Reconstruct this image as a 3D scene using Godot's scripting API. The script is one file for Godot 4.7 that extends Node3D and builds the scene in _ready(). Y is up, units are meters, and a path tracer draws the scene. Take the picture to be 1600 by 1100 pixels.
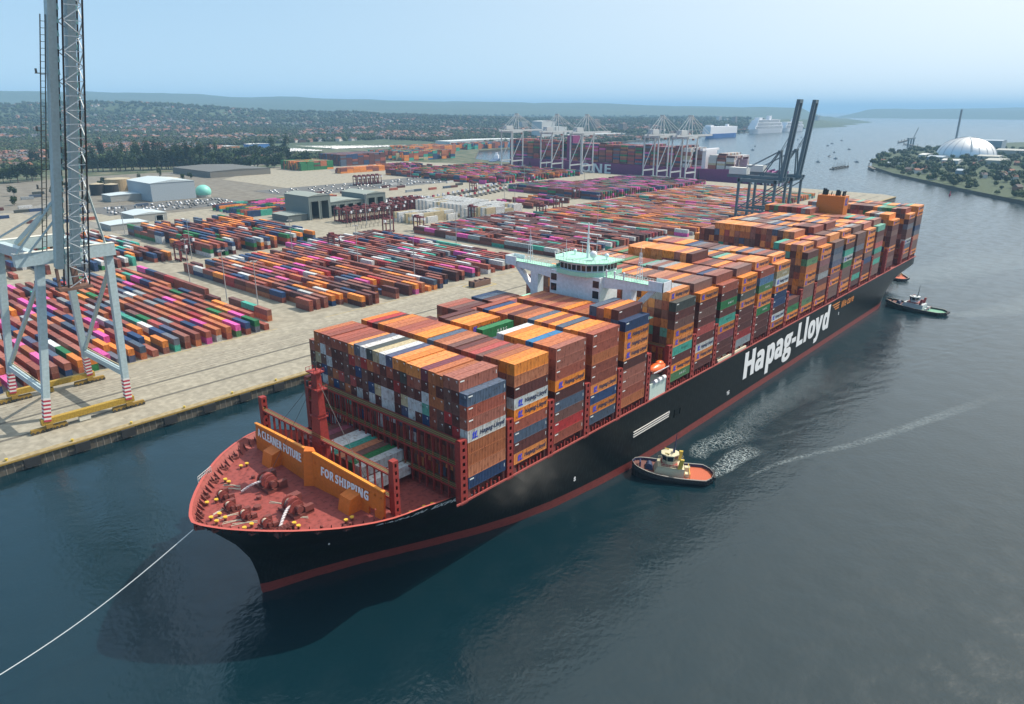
extends Node3D
# World: X runs aft along the big ship, Y (away from the ship, over the quay) is -z, Z is up. V() turns that into Godot's axes.

class MB:
	var v := PackedVector3Array()
	func tri(a: Vector3, b: Vector3, c: Vector3) -> void:
		v.append(a); v.append(c); v.append(b)
	func quad(a: Vector3, b: Vector3, c: Vector3, d: Vector3) -> void:
		tri(a, b, c); tri(a, c, d)
	func hexa(p: Array) -> void:  # p0..p3 bottom ring, p4..p7 top ring
		quad(p[3], p[2], p[1], p[0]); quad(p[4], p[5], p[6], p[7])
		for i in 4:
			var j := (i + 1) % 4
			quad(p[i], p[j], p[j + 4], p[i + 4])
	func box(c: Vector3, s: Vector3) -> void:  # c, s in Godot axes
		var h := s * 0.5
		hexa([c + Vector3(-h.x, -h.y, h.z), c + Vector3(h.x, -h.y, h.z), c + Vector3(h.x, -h.y, -h.z), c + Vector3(-h.x, -h.y, -h.z),
			c + Vector3(-h.x, h.y, h.z), c + Vector3(h.x, h.y, h.z), c + Vector3(h.x, h.y, -h.z), c + Vector3(-h.x, h.y, -h.z)])
	func bx(x0: float, x1: float, y0: float, y1: float, z0: float, z1: float) -> void:  # world X, Y, Z ranges
		box(Vector3((x0 + x1) / 2, (z0 + z1) / 2, -(y0 + y1) / 2), Vector3(absf(x1 - x0), absf(z1 - z0), absf(y1 - y0)))
	func bar(a: Vector3, b: Vector3, w: float, h: float, w2 := -1.0, h2 := -1.0) -> void:
		if w2 < 0: w2 = w
		if h2 < 0: h2 = h
		var d := (b - a).normalized()
		var up := Vector3.UP if absf(d.y) < 0.95 else Vector3.BACK
		var s := d.cross(up).normalized()
		var u := s.cross(d).normalized()
		hexa([a - s * w / 2 - u * h / 2, a + s * w / 2 - u * h / 2, a + s * w / 2 + u * h / 2, a - s * w / 2 + u * h / 2,
			b - s * w2 / 2 - u * h2 / 2, b + s * w2 / 2 - u * h2 / 2, b + s * w2 / 2 + u * h2 / 2, b - s * w2 / 2 + u * h2 / 2])
	func tube(a: Vector3, b: Vector3, r: float, r2 := -1.0, n := 8) -> void:
		if r2 < 0: r2 = r
		var d := (b - a).normalized()
		var up := Vector3.UP if absf(d.y) < 0.95 else Vector3.BACK
		var s := d.cross(up).normalized()
		var u := s.cross(d).normalized()
		for i in n:
			var t0 := TAU * i / n
			var t1 := TAU * (i + 1) / n
			var e0 := s * cos(t0) + u * sin(t0)
			var e1 := s * cos(t1) + u * sin(t1)
			quad(a + e0 * r, a + e1 * r, b + e1 * r2, b + e0 * r2)
			tri(a, a + e1 * r, a + e0 * r)
			tri(b, b + e0 * r2, b + e1 * r2)
	func prism(poly: PackedVector2Array, z0: float, z1: float, top_scale := 1.0) -> void:  # poly in world X,Y
		var c := Vector2.ZERO
		for p in poly: c += p
		c /= poly.size()
		var n := poly.size()
		for i in n:
			var p := poly[i]
			var q := poly[(i + 1) % n]
			var p2 := c + (p - c) * top_scale
			var q2 := c + (q - c) * top_scale
			quad(Vector3(p.x, z0, -p.y), Vector3(q.x, z0, -q.y), Vector3(q2.x, z1, -q2.y), Vector3(p2.x, z1, -p2.y))
		var t := Geometry2D.triangulate_polygon(poly)
		for i in range(0, t.size(), 3):
			var a := c + (poly[t[i]] - c) * top_scale
			var b := c + (poly[t[i + 1]] - c) * top_scale
			var e := c + (poly[t[i + 2]] - c) * top_scale
			tri(Vector3(a.x, z1, -a.y), Vector3(b.x, z1, -b.y), Vector3(e.x, z1, -e.y))
	func ball(c: Vector3, r: Vector3, n := 10, m := 6) -> void:
		for j in m:
			for i in n:
				var q := []
				for k in [[i, j], [i + 1, j], [i + 1, j + 1], [i, j + 1]]:
					var a: float = TAU * k[0] / n
					var e: float = PI * k[1] / m - PI / 2
					q.append(c + Vector3(cos(a) * cos(e) * r.x, sin(e) * r.y, sin(a) * cos(e) * r.z))
				quad(q[0], q[1], q[2], q[3])
	func add(mesh: Mesh, t: Transform3D) -> void:
		for s in mesh.get_surface_count():
			var a := mesh.surface_get_arrays(s)
			var p: PackedVector3Array = a[Mesh.ARRAY_VERTEX]
			var ix: PackedInt32Array = a[Mesh.ARRAY_INDEX] if a[Mesh.ARRAY_INDEX] != null else PackedInt32Array()
			if ix.size():
				for i in ix: v.append(t * p[i])
			else:
				for i in p: v.append(t * i)
	func mesh(smooth := false) -> ArrayMesh:
		var am := ArrayMesh.new()
		if v.is_empty(): return am
		if smooth:
			var st := SurfaceTool.new()
			st.begin(Mesh.PRIMITIVE_TRIANGLES)
			st.set_smooth_group(0)
			for p in v: st.add_vertex(p)
			st.index()
			st.generate_normals()
			return st.commit()
		var a := []
		a.resize(Mesh.ARRAY_MAX)
		a[Mesh.ARRAY_VERTEX] = v
		am.add_surface_from_arrays(Mesh.PRIMITIVE_TRIANGLES, a)
		return am

func V(x: float, y: float, z: float) -> Vector3:
	return Vector3(x, z, -y)

var M := {}
var TX := {}
var used := {}
var rng := RandomNumberGenerator.new()

func numbered(n: String) -> String:
	var k: int = used.get(n, 0)
	used[n] = k + 1
	return n if k == 0 else "%s_%03d" % [n, k]

func lin(r: float, g: float, b: float) -> Color:
	return Color(r, g, b).linear_to_srgb()

func noise_tex(key: String, size: int, freq: float, oct: int, lo: Color, hi: Color, a := 0.25, b := 0.75, kind := FastNoiseLite.TYPE_SIMPLEX_SMOOTH, sd := 1) -> NoiseTexture2D:
	if TX.has(key): return TX[key]
	var n := FastNoiseLite.new()
	n.noise_type = kind
	n.seed = sd
	n.frequency = freq
	n.fractal_octaves = oct
	n.fractal_gain = 0.55
	var t := NoiseTexture2D.new()
	t.width = size
	t.height = size
	t.seamless = true
	t.noise = n
	var g := Gradient.new()
	g.offsets = PackedFloat32Array([a, b])
	g.colors = PackedColorArray([lo, hi])
	t.color_ramp = g
	TX[key] = t
	return t

func bump_tex(key: String, size: int, freq: float, oct: int, strength: float, sd := 3) -> NoiseTexture2D:
	if TX.has(key): return TX[key]
	var n := FastNoiseLite.new()
	n.noise_type = FastNoiseLite.TYPE_SIMPLEX_SMOOTH
	n.seed = sd
	n.frequency = freq
	n.fractal_octaves = oct
	n.fractal_gain = 0.5
	var t := NoiseTexture2D.new()
	t.width = size
	t.height = size
	t.seamless = true
	t.as_normal_map = true
	t.bump_strength = strength
	t.noise = n
	TX[key] = t
	return t

# A material by name: linear base colour, roughness, metal, grain texture (world triplanar) of so many metres
func mat(key: String, c := Vector3(0.5, 0.5, 0.5), rough := 0.7, metal := 0.0, grain := "", metres := 8.0, bump := "", bs := 0.4) -> StandardMaterial3D:
	if M.has(key): return M[key]
	var m := StandardMaterial3D.new()
	m.resource_name = key
	m.albedo_color = lin(c.x, c.y, c.z)
	m.roughness = rough
	m.metallic = metal
	m.cull_mode = BaseMaterial3D.CULL_DISABLED
	if grain != "":
		m.albedo_texture = TX[grain]
	if bump != "":
		m.normal_enabled = true
		m.normal_texture = TX[bump]
		m.normal_scale = bs
	if grain != "" or bump != "":
		m.uv1_triplanar = true
		m.uv1_world_triplanar = true
		m.uv1_scale = Vector3.ONE / metres
	M[key] = m
	return m

func stretched(m: StandardMaterial3D, across: float, down: float) -> StandardMaterial3D:   # grain drawn out downwards, as rain draws rust and dirt
	m.uv1_scale = Vector3(1.0 / across, 1.0 / down, 1.0 / across)
	return m

func put(mesh: Mesh, called: String, m: Material, parent: Node3D = null, at := Transform3D.IDENTITY) -> MeshInstance3D:
	var o := MeshInstance3D.new()
	o.mesh = mesh
	o.material_override = m
	o.transform = at
	if parent == null:
		o.name = numbered(called)
		add_child(o)
	else:
		o.name = called
		parent.add_child(o, true)
	return o

func thing(called: String, label: String, category: String, at := Vector3.ZERO, group := "") -> Node3D:
	var o := Node3D.new()
	o.name = numbered(called)
	add_child(o)
	o.position = at
	tag(o, label, category, group)
	return o

func tag(o: Node3D, label: String, category: String, group := "") -> Node3D:
	o.set_meta("label", label)
	o.set_meta("category", category)
	if group != "": o.set_meta("group", group)
	return o

func setting(o: Node3D, kind := "structure", label := "") -> Node3D:
	o.set_meta("kind", kind)
	if label != "": o.set_meta("label", label)
	return o

func many(called: String, mesh: Mesh, m: Material, xf: Array, cols: Array, parent: Node3D = null) -> MultiMeshInstance3D:
	var mm := MultiMesh.new()
	mm.transform_format = MultiMesh.TRANSFORM_3D
	mm.use_colors = cols.size() > 0
	mm.mesh = mesh
	mm.instance_count = xf.size()
	for i in xf.size():
		mm.set_instance_transform(i, xf[i])
		if cols.size(): mm.set_instance_color(i, cols[i])
	var o := MultiMeshInstance3D.new()
	o.multimesh = mm
	o.material_override = m
	if parent == null:
		o.name = numbered(called)
		add_child(o)
	else:
		o.name = called
		parent.add_child(o, true)
	return o

func words(s: String, size: float, depth: float, weight := 700) -> TextMesh:
	var f := SystemFont.new()
	f.font_names = PackedStringArray(["Droid Sans"])
	f.font_weight = weight
	var t := TextMesh.new()
	t.font = f
	t.text = s
	t.font_size = 32
	t.pixel_size = size / 32.0
	t.depth = depth
	t.curve_step = 2.0
	return t

func heavy(s: String, size: float, depth: float, fat: float) -> ArrayMesh:
	# heavier strokes: the same letters laid a few times, each a little aside and a hair prouder
	var b := MB.new()
	var t := words(s, size, depth)
	var k := 0
	for o in [Vector2(-1, -0.6), Vector2(1, -0.6), Vector2(1, 0.6), Vector2(-1, 0.6), Vector2(0, 0)]:
		b.add(t, Transform3D(Basis(), Vector3(o.x * fat, o.y * fat, 0.004 * k)))
		k += 1
	return b.mesh()

const ORD := ["lowest", "first", "second", "third", "fourth", "fifth", "sixth", "seventh", "eighth", "ninth", "tenth", "eleventh", "twelfth", "thirteenth", "fourteenth", "fifteenth", "sixteenth", "seventeenth", "eighteenth", "nineteenth", "twentieth", "twenty-first", "twenty-second", "twenty-third", "twenty-fourth", "twenty-fifth", "twenty-sixth", "twenty-seventh", "twenty-eighth", "twenty-ninth", "thirtieth", "thirty-first", "thirty-second", "thirty-third", "thirty-fourth", "thirty-fifth", "thirty-sixth", "thirty-seventh", "thirty-eighth", "thirty-ninth", "fortieth"]

func _ready() -> void:
	rng.seed = 7
	build_camera_and_light()
	build_textures()
	build_setting()
	build_ship()
	build_ship_containers()
	build_yard()
	build_cranes()
	build_boats()
	build_terminal_buildings()
	build_background()

func build_camera_and_light() -> void:
	var cam := Camera3D.new()
	cam.name = "camera"
	var yaw := 0.7245884
	var pitch := -0.3290408
	var roll := 0.0048843
	var f := V(cos(pitch) * cos(yaw), cos(pitch) * sin(yaw), sin(pitch))
	var r := f.cross(Vector3.UP).normalized()
	var u := r.cross(f)
	var r2 := r * cos(roll) + u * sin(roll)
	var u2 := u * cos(roll) - r * sin(roll)
	cam.transform = Transform3D(Basis(r2, u2, -f), V(-101.18, -132.77, 104.93))
	cam.fov = 52.53
	cam.near = 1.0
	cam.far = 60000.0
	cam.current = true
	add_child(cam)

	var sky := ProceduralSkyMaterial.new()
	sky.sky_top_color = lin(0.18, 0.41, 0.68)
	sky.sky_horizon_color = lin(0.52, 0.73, 0.89)
	sky.sky_curve = 0.13
	sky.ground_horizon_color = lin(0.52, 0.73, 0.89)
	sky.ground_bottom_color = lin(0.1, 0.14, 0.16)
	sky.sun_angle_max = 110.0
	sky.sun_curve = 0.62
	var e := Environment.new()
	e.background_mode = Environment.BG_SKY
	e.sky = Sky.new()
	e.sky.sky_material = sky
	e.tonemap_mode = Environment.TONE_MAPPER_LINEAR
	e.tonemap_exposure = 1.14
	e.fog_enabled = true
	e.fog_light_color = lin(0.4, 0.7, 1.0)
	e.fog_density = 0.00009
	e.sdfgi_enabled = true
	e.ssao_enabled = true
	e.ssil_enabled = true
	var w := WorldEnvironment.new()
	w.name = "world_environment"
	w.environment = e
	add_child(w)

	var sun := DirectionalLight3D.new()
	sun.name = "sun"
	var az := deg_to_rad(-22.0)
	var el := deg_to_rad(50.0)
	var to_sun := V(cos(el) * cos(az), cos(el) * sin(az), sin(el))
	sun.look_at_from_position(to_sun * 500.0, Vector3.ZERO, Vector3.UP)
	sun.light_energy = 1.6
	sun.light_color = lin(1.0, 0.93, 0.82)
	sun.light_angular_distance = 0.55
	sun.shadow_enabled = true
	add_child(sun)

func build_textures() -> void:
	noise_tex("grime", 512, 0.012, 6, Color(0.86, 0.84, 0.83), Color(1, 1, 1), 0.2, 0.75)
	noise_tex("faint", 512, 0.012, 5, Color(0.93, 0.93, 0.925), Color(1, 1, 1), 0.2, 0.8)
	noise_tex("concrete", 1024, 0.006, 6, Color(0.86, 0.855, 0.84), Color(1, 1, 0.99), 0.2, 0.8)
	noise_tex("country", 1024, 0.01, 5, lin(0.035, 0.055, 0.02), lin(0.13, 0.12, 0.075), 0.3, 0.72)
	noise_tex("woods", 512, 0.03, 5, lin(0.018, 0.035, 0.014), lin(0.06, 0.085, 0.03), 0.3, 0.72)
	noise_tex("leafy", 256, 0.05, 4, Color(0.55, 0.6, 0.5), Color(1, 1, 1), 0.25, 0.75)
	noise_tex("ripple_rough", 1024, 0.004, 4, Color(0.62, 0.62, 0.62), Color(1, 1, 1), 0.3, 0.7)
	bump_tex("ripples", 1024, 0.022, 5, 8.0)
	var worn := noise_tex("worn", 1024, 0.0075, 6, Color(0.5, 0.36, 0.28), Color(1, 1, 1), 0.12, 0.7, FastNoiseLite.TYPE_SIMPLEX_SMOOTH, 9)
	worn.color_ramp.offsets = PackedFloat32Array([0.12, 0.24, 0.36, 0.85])
	worn.color_ramp.colors = PackedColorArray([Color(0.6, 0.48, 0.42), Color(0.8, 0.74, 0.71), Color(0.9, 0.885, 0.875), Color(1, 1, 1)])
	var streak := noise_tex("streak", 512, 0.02, 5, Color(0.5, 0.52, 0.52), Color(1, 1, 1), 0.35, 0.85, FastNoiseLite.TYPE_SIMPLEX_SMOOTH, 15)

func country_height(x: float, y: float) -> float:
	# height of the land behind the port: flat by the water, rising towards wooded ridges
	var dx := x + 101.0
	var dy := y + 133.0
	var dist := sqrt(dx * dx + dy * dy)
	var az := rad_to_deg(atan2(dy, dx))
	var left := clampf((az - 10.0) / 70.0, 0.0, 1.0)
	var near_ridge := exp(-pow((dist - 5200.0) / 900.0, 2.0)) * lerpf(25.0, 95.0, smoothstep(0.35, 0.9, left))
	var far_ridge := smoothstep(7000.0, 11500.0, dist) * lerpf(95.0, 300.0, pow(left, 1.2))
	var roll := (hills.get_noise_2d(x * 0.9, y * 0.9) * 0.5 + 0.5)
	return 3.0 + near_ridge * (0.6 + 0.8 * roll) + far_ridge * (0.8 + 0.35 * roll) + smoothstep(1500.0, 4000.0, dist) * 22.0 * roll

var hills := FastNoiseLite.new()
var LAND := PackedVector2Array([Vector2(-900, 107), Vector2(884, 107), Vector2(902, 125), Vector2(906, 400), Vector2(918, 815), Vector2(985, 830), Vector2(1010, 960), Vector2(1250, 1180), Vector2(2500, 1270), Vector2(3200, 1385), Vector2(4300, 1500), Vector2(6300, 1895), Vector2(7200, 2050), Vector2(9000, 3200), Vector2(16000, 6000), Vector2(16000, 18000), Vector2(-9000, 18000), Vector2(-9000, 107)])
var SPIT := PackedVector2Array([Vector2(1405, 285), Vector2(1263, 210), Vector2(1160, 138), Vector2(1062, 71), Vector2(944, -18), Vector2(800, -150), Vector2(640, -420), Vector2(1500, -900), Vector2(3200, -400), Vector2(3300, 120), Vector2(2750, 330), Vector2(2300, 400), Vector2(1950, 400), Vector2(1620, 345)])

func flat(poly: PackedVector2Array, z: float) -> MB:
	var b := MB.new()
	var t := Geometry2D.triangulate_polygon(poly)
	for i in range(0, t.size(), 3):
		b.tri(V(poly[t[i]].x, poly[t[i]].y, z), V(poly[t[i + 1]].x, poly[t[i + 1]].y, z), V(poly[t[i + 2]].x, poly[t[i + 2]].y, z))
	return b

func graded(lo: float, hi: float, d0: float, d1: float, step: float, grow: float) -> PackedFloat32Array:
	var a := PackedFloat32Array()
	var x := d0
	var s := step
	while x > lo:
		s *= grow
		x -= s
		a.append(maxf(x, lo))
	a.reverse()
	x = d0
	while x < d1:
		a.append(x)
		x += step
	s = step
	x = d1
	while x < hi:
		a.append(x)
		s *= grow
		x += s
	a.append(hi)
	return a

func sheet(xs: PackedFloat32Array, ys: PackedFloat32Array, h: Callable) -> ArrayMesh:
	var st := SurfaceTool.new()
	st.begin(Mesh.PRIMITIVE_TRIANGLES)
	st.set_smooth_group(0)
	for j in ys.size():
		for i in xs.size():
			st.add_vertex(V(xs[i], ys[j], h.call(xs[i], ys[j])))
	var n := xs.size()
	for j in ys.size() - 1:
		for i in n - 1:
			var a := j * n + i
			for k in [a, a + n, a + 1, a + 1, a + n, a + n + 1]: st.add_index(k)
	st.generate_normals()
	return st.commit()

func wave(x: float, y: float) -> float:
	var gust := 0.35 + 1.5 * smoothstep(-0.25, 0.35, waves.get_noise_2d(x * 0.11 + 300.0, y * 0.16))   # wind patches
	var n := waves.get_noise_2d(x, y) * 0.12 + (waves.get_noise_2d(x * 3.1 + 40.0, y * 3.1) * 0.06 + waves.get_noise_2d(x * 7.0, y * 7.0 + 90.0) * 0.025) * gust
	# the long low wash that runs back from the ship's bow on its open side
	var d := (y + 44.0) + (x - 60.0) * 0.16
	n += 0.16 * exp(-d * d / 10.0) * (0.5 + 0.5 * waves.get_noise_2d(x * 2.0, y * 2.0)) * smoothstep(0.0, 60.0, x) * sin(d * 1.5 + x * 0.35)
	return n

var waves := FastNoiseLite.new()

func build_setting() -> void:
	hills.seed = 5
	hills.frequency = 0.0006
	hills.fractal_octaves = 4
	waves.seed = 11
	waves.frequency = 0.05
	waves.fractal_octaves = 3
	var wm := mat("river_water", Vector3(0.0026, 0.0165, 0.0235), 0.16, 0.0, "", 46.0, "ripples", 0.15)
	wm.roughness_texture = TX["ripple_rough"]
	wm.roughness = 0.24
	wm.metallic_specular = 0.5
	var water := put(sheet(graded(-30000, 42000, -150, 420, 1.6, 1.09), graded(-30000, 40000, -170, 112, 1.6, 1.09), wave), "water", wm)
	setting(water, "structure", "dark teal river water with small ripples")

	var gm := mat("country_ground", Vector3(1, 1, 1), 0.95, 0.0, "country", 420.0)
	setting(put(flat(LAND, 3.7).mesh(), "ground", gm), "structure", "low country behind the port")
	var edge := MB.new()
	for P in [LAND, SPIT]:
		for i in P.size():
			var a: Vector2 = P[i]
			var b: Vector2 = P[(i + 1) % P.size()]
			edge.quad(V(a.x, a.y, -3), V(b.x, b.y, -3), V(b.x, b.y, 3.69), V(a.x, a.y, 3.69))
	setting(put(edge.mesh(), "shore", mat("shore_stone", Vector3(0.11, 0.1, 0.08), 0.95, 0.0, "grime", 9.0)), "structure", "stony bank along the river")
	setting(put(flat(SPIT, 3.7).mesh(), "ground", mat("spit_ground", Vector3(1, 1, 1), 0.95, 0.0, "woods", 60.0)), "structure", "low green point of land across the river")
	var hm := mat("hill_ground", Vector3(1, 1, 1), 0.95, 0.0, "woods", 700.0)
	var hillsheet := sheet(graded(-9000, 16500, -2500, 9000, 160, 1.1), graded(1500, 18000, 1500, 9000, 160, 1.1), func(x, y):
		var h := country_height(x, y)
		if not Geometry2D.is_point_in_polygon(Vector2(x, y), LAND): h = -4.0
		return h)
	setting(put(hillsheet, "hills", hm), "structure", "wooded hills on the horizon")
	var far_bank := sheet(graded(9000, 30000, 9500, 22000, 350, 1.2), graded(-14000, 3500, -13000, 3000, 350, 1.2), func(x, y):
		var d := sqrt(x * x + y * y)
		return -30.0 + smoothstep(10500.0, 13500.0, d) * (155.0 + 60.0 * hills.get_noise_2d(x * 0.5, y * 0.5)))
	setting(put(far_bank, "hills", hm), "structure", "far wooded shore down the river")

	var works := PackedVector2Array([Vector2(-700, 600), Vector2(430, 590), Vector2(440, 900), Vector2(560, 1070), Vector2(300, 1090), Vector2(-100, 960), Vector2(-700, 900)])
	setting(put(flat(works, 3.85).mesh(), "ground", mat("works_ground", Vector3(0.17, 0.155, 0.125), 0.95, 0.0, "grime", 90.0)), "structure", "bare works ground behind the terminal")
	# terminal pavement: concrete sheet and the single slabs of the quay apron
	var pave := PackedVector2Array([Vector2(-600, 107.2), Vector2(883, 107.2), Vector2(900, 125), Vector2(904, 400), Vector2(914, 810), Vector2(850, 1010), Vector2(600, 1060), Vector2(420, 900), Vector2(420, 620), Vector2(180, 600), Vector2(130, 720), Vector2(-20, 720), Vector2(-120, 620), Vector2(-600, 620)])
	var pv := put(flat(pave, 4.0).mesh(), "pavement", mat("yard_concrete", Vector3(0.30, 0.272, 0.215), 0.92, 0.0, "concrete", 46.0))
	setting(pv, "structure", "pale concrete paving of the container terminal")
	var tones := []
	for k in 5:
		var g: float = [0.305, 0.315, 0.325, 0.295, 0.31][k]
		tones.append(mat("slab_concrete_%d" % k, Vector3(g * 1.0, g * 0.91, g * 0.73), 0.92, 0.0, "concrete", 21.0 + 3.0 * k))
	var slab := {}
	var rows := [[109.3, 121.4], [124.0, 132.0], [132.2, 138.0], [140.8, 150.0], [150.2, 158.2], [160.2, 169.4]]
	for ri in rows.size():
		var x := -92.0
		while x < 205.0:
			var w: float = 11.6
			var key := "%d" % ri
			if not slab.has(key):
				var b := MB.new()
				b.bx(0, w, rows[ri][0], rows[ri][1], 3.9, 4.006)
				slab[key] = b.mesh()
			put(slab[key], "slab", tones[rng.randi() % 5], pv, Transform3D(Basis(), V(x + (ri % 2) * 4.0, 0, 0)))
			x += w + 0.12
	# crane rails in the apron
	var rail_m := mat("rail_slot", Vector3(0.06, 0.055, 0.05), 0.6, 0.3)
	for y in [124.6, 140.2]:
		for s in [-0.35, 0.35]:
			var b := MB.new()
			b.bx(-300, 880, y + s - 0.13, y + s + 0.13, 4.0, 4.05)
			put(b.mesh(), "rail", rail_m, pv)
		var g := MB.new()
		g.bx(-300, 880, y - 0.9, y + 0.9, 3.95, 4.012)
		put(g.mesh(), "rail_bed", mat("rail_bed", Vector3(0.22, 0.2, 0.16), 0.9, 0.0, "concrete", 9.0), pv)
	for q in [[-96.0, 70.0], [97.0, 180.0], [184.0, 268.0]]:
		var ln := MB.new()
		ln.bx(q[0], q[1], 169.6, 169.85, 4.0, 4.014)
		put(ln.mesh(), "painted_line", mat("line_yellow", Vector3(0.5, 0.36, 0.05), 0.8, 0.0, "worn", 6.0), pv)
	for k in 7:   # rubber laid down by the carriers' wheels along the apron
		var tk := MB.new()
		var ty: float = [143.0, 145.4, 147.2, 149.5, 152.8, 155.1, 156.4][k]
		tk.bx(-95 + k * 9, 190 - (k * 37) % 60, ty, ty + 0.55, 4.0, 4.011)
		put(tk.mesh(), "tyre_track", mat("tyre_rubber", Vector3(0.235, 0.215, 0.175), 0.9, 0.0, "worn", 19.0), pv)
	# quay: coping, wall, piles, fenders, bollards
	var quay := Node3D.new()
	quay.name = "quay"
	add_child(quay)
	setting(quay, "structure", "concrete quay edge on dark piles with fenders")
	var b := MB.new()
	b.bx(-600, 884, 106.6, 109.1, 3.4, 4.12)
	put(b.mesh(), "coping", mat("coping_concrete", Vector3(0.33, 0.26, 0.14), 0.9, 0.0, "concrete", 14.0), quay)
	b = MB.new()
	b.bx(-600, 884, 106.45, 106.58, 3.5, 3.95)
	put(b.mesh(), "timber_rail", mat("yellow_timber", Vector3(0.36, 0.24, 0.05), 0.8, 0.0, "grime", 3.0), quay)
	b = MB.new()
	b.bx(-600, 884, 116.0, 116.6, -3, 3.6)
	put(b.mesh(), "rear_wall", mat("quay_wall", Vector3(0.2, 0.18, 0.15), 0.95, 0.0, "grime", 5.0), quay)
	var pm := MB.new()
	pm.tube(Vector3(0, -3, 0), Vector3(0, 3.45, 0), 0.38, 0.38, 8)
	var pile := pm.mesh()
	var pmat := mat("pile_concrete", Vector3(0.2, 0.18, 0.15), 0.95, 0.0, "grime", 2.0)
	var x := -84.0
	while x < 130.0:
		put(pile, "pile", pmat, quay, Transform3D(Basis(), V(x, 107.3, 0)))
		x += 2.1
	var fm := MB.new()
	fm.box(Vector3(0, 0, 0.0), Vector3(4.4, 2.8, 0.5))
	fm.tube(Vector3(-0.9, 0.2, -1.0), Vector3(-0.9, 0.2, 0.0), 0.5)
	fm.tube(Vector3(0.9, 0.2, -1.0), Vector3(0.9, 0.2, 0.0), 0.5)
	var fender := fm.mesh()
	x = -80.0
	while x < 260.0:
		put(fender, "fender", mat("fender_rubber", Vector3(0.025, 0.027, 0.03), 0.8, 0.0, "grime", 2.0), quay, Transform3D(Basis(), V(x, 106.0, 2.1)))
		x += 14.0
	var bm := MB.new()
	bm.tube(Vector3.ZERO, Vector3(0, 0.55, 0), 0.35, 0.28)
	bm.tube(Vector3(0, 0.55, 0), Vector3(0, 0.75, 0), 0.5, 0.45)
	var boll := bm.mesh()
	x = -76.0
	while x < 200.0:
		put(boll, "bollard", mat("bollard_paint", Vector3(0.5, 0.36, 0.04), 0.6), quay, Transform3D(Basis(), V(x, 107.9, 4.12)))
		x += 18.0

func tab(t: Array, x: float) -> float:
	if x <= t[0][0]: return t[0][1]
	for i in range(1, t.size()):
		if x <= t[i][0]:
			return lerpf(t[i - 1][1], t[i][1], (x - t[i - 1][0]) / (t[i][0] - t[i - 1][0]))
	return t[-1][1]

var T_WL := [[0.0, 0.0], [2.0, 0.9], [11.0, 3.6], [22.0, 7.6], [33.0, 12.6], [45.0, 18.0], [58.0, 23.0], [72.0, 26.2], [88.0, 28.4], [105.0, 29.8], [125.0, 30.5], [999.0, 30.5]]
var T_DK := [[0.0, 0.0], [0.5, 2.2], [1.5, 4.3], [3.3, 7.6], [6.0, 11.4], [8.8, 14.9], [12.0, 18.4], [15.9, 22.1], [19.0, 24.6], [22.2, 26.6], [25.0, 28.2], [28.3, 29.6], [32.0, 30.4], [36.0, 30.5], [999.0, 30.5]]
var T_STEM := [[-3.0, -35.5], [0.0, -36.8], [5.0, -37.2], [10.0, -38.4], [15.0, -41.2], [20.0, -45.4], [25.0, -50.0]]

func hull_half(x: float, z: float) -> float:
	var t := maxf(x - tab(T_STEM, z), 0.0)
	var s := pow(clampf(z / 24.5, 0.0, 1.0), 1.45)
	var h := lerpf(tab(T_WL, t), tab(T_DK, t), s)
	var aft := smoothstep(318.0, 392.0, x)
	var full := pow(clampf(z / 15.0, 0.0, 1.0), 0.7)
	return h * (1.0 - aft * lerpf(0.62, 0.03, full))

func hull_top(x: float) -> float:
	return lerpf(24.6, 20.2, smoothstep(-19.0, -5.0, x))

func hull_point(x_nom: float, z: float, side: float) -> Vector3:
	var xs := tab(T_STEM, z)
	var k := (x_nom + 50.0) / 440.0
	var xe := lerpf(376.0, 390.0, clampf(z / 7.0, 0.0, 1.0))
	var x := lerpf(xs, xe, k)
	return V(x, side * hull_half(x, z), z)

func hull_strip(z0: Callable, z1: Callable, rows: int) -> ArrayMesh:
	var b := MB.new()
	var xs := []
	for i in 27: xs.append(-50.0 + 40.0 * pow(i / 26.0, 1.7))
	for i in 12: xs.append(-10.0 + 12.0 * (i + 1))
	for i in 8: xs.append(134.0 + 20.0 * (i + 1))
	for i in 20: xs.append(294.0 + 4.8 * (i + 1))
	for side in [-1.0, 1.0]:
		for i in xs.size() - 1:
			for j in rows:
				var q := []
				for k in [[i, j], [i + 1, j], [i + 1, j + 1], [i, j + 1]]:
					var x: float = xs[k[0]]
					q.append(hull_point(x, lerpf(z0.call(x), z1.call(x), float(k[1]) / rows), side))
				b.quad(q[0], q[1], q[2], q[3])
	for j in rows:  # transom
		var za: float = lerpf(z0.call(390.0), z1.call(390.0), float(j) / rows)
		var zb: float = lerpf(z0.call(390.0), z1.call(390.0), float(j + 1) / rows)
		b.quad(hull_point(390, za, -1), hull_point(390, za, 1), hull_point(390, zb, 1), hull_point(390, zb, -1))
	return b.mesh(true)

func deck_poly(x0: float, x1: float, z: float, inset: float) -> PackedVector2Array:
	var up := PackedVector2Array()
	var dn := PackedVector2Array()
	var x := x0
	while x <= x1 + 0.01:
		var h := maxf(hull_half(x, z) - inset, 0.05)
		up.append(Vector2(x, h))
		dn.append(Vector2(x, -h))
		x += 1.0 if x < 0 else 20.0
	dn.reverse()
	up.append_array(dn)
	return up

const BX := [0.0, 15.6, 31.2, 46.8, 62.4, 90.5, 106.1, 121.7, 137.3, 152.9, 168.5, 184.1, 199.8, 216.0, 232.5, 248.5, 264.5, 280.5, 297.0, 324.0, 356.5, 374.0]
const CL := 12.6
const CW := 2.44
const CP := 2.52
const CH := 2.896
const Z0 := 22.69

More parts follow.
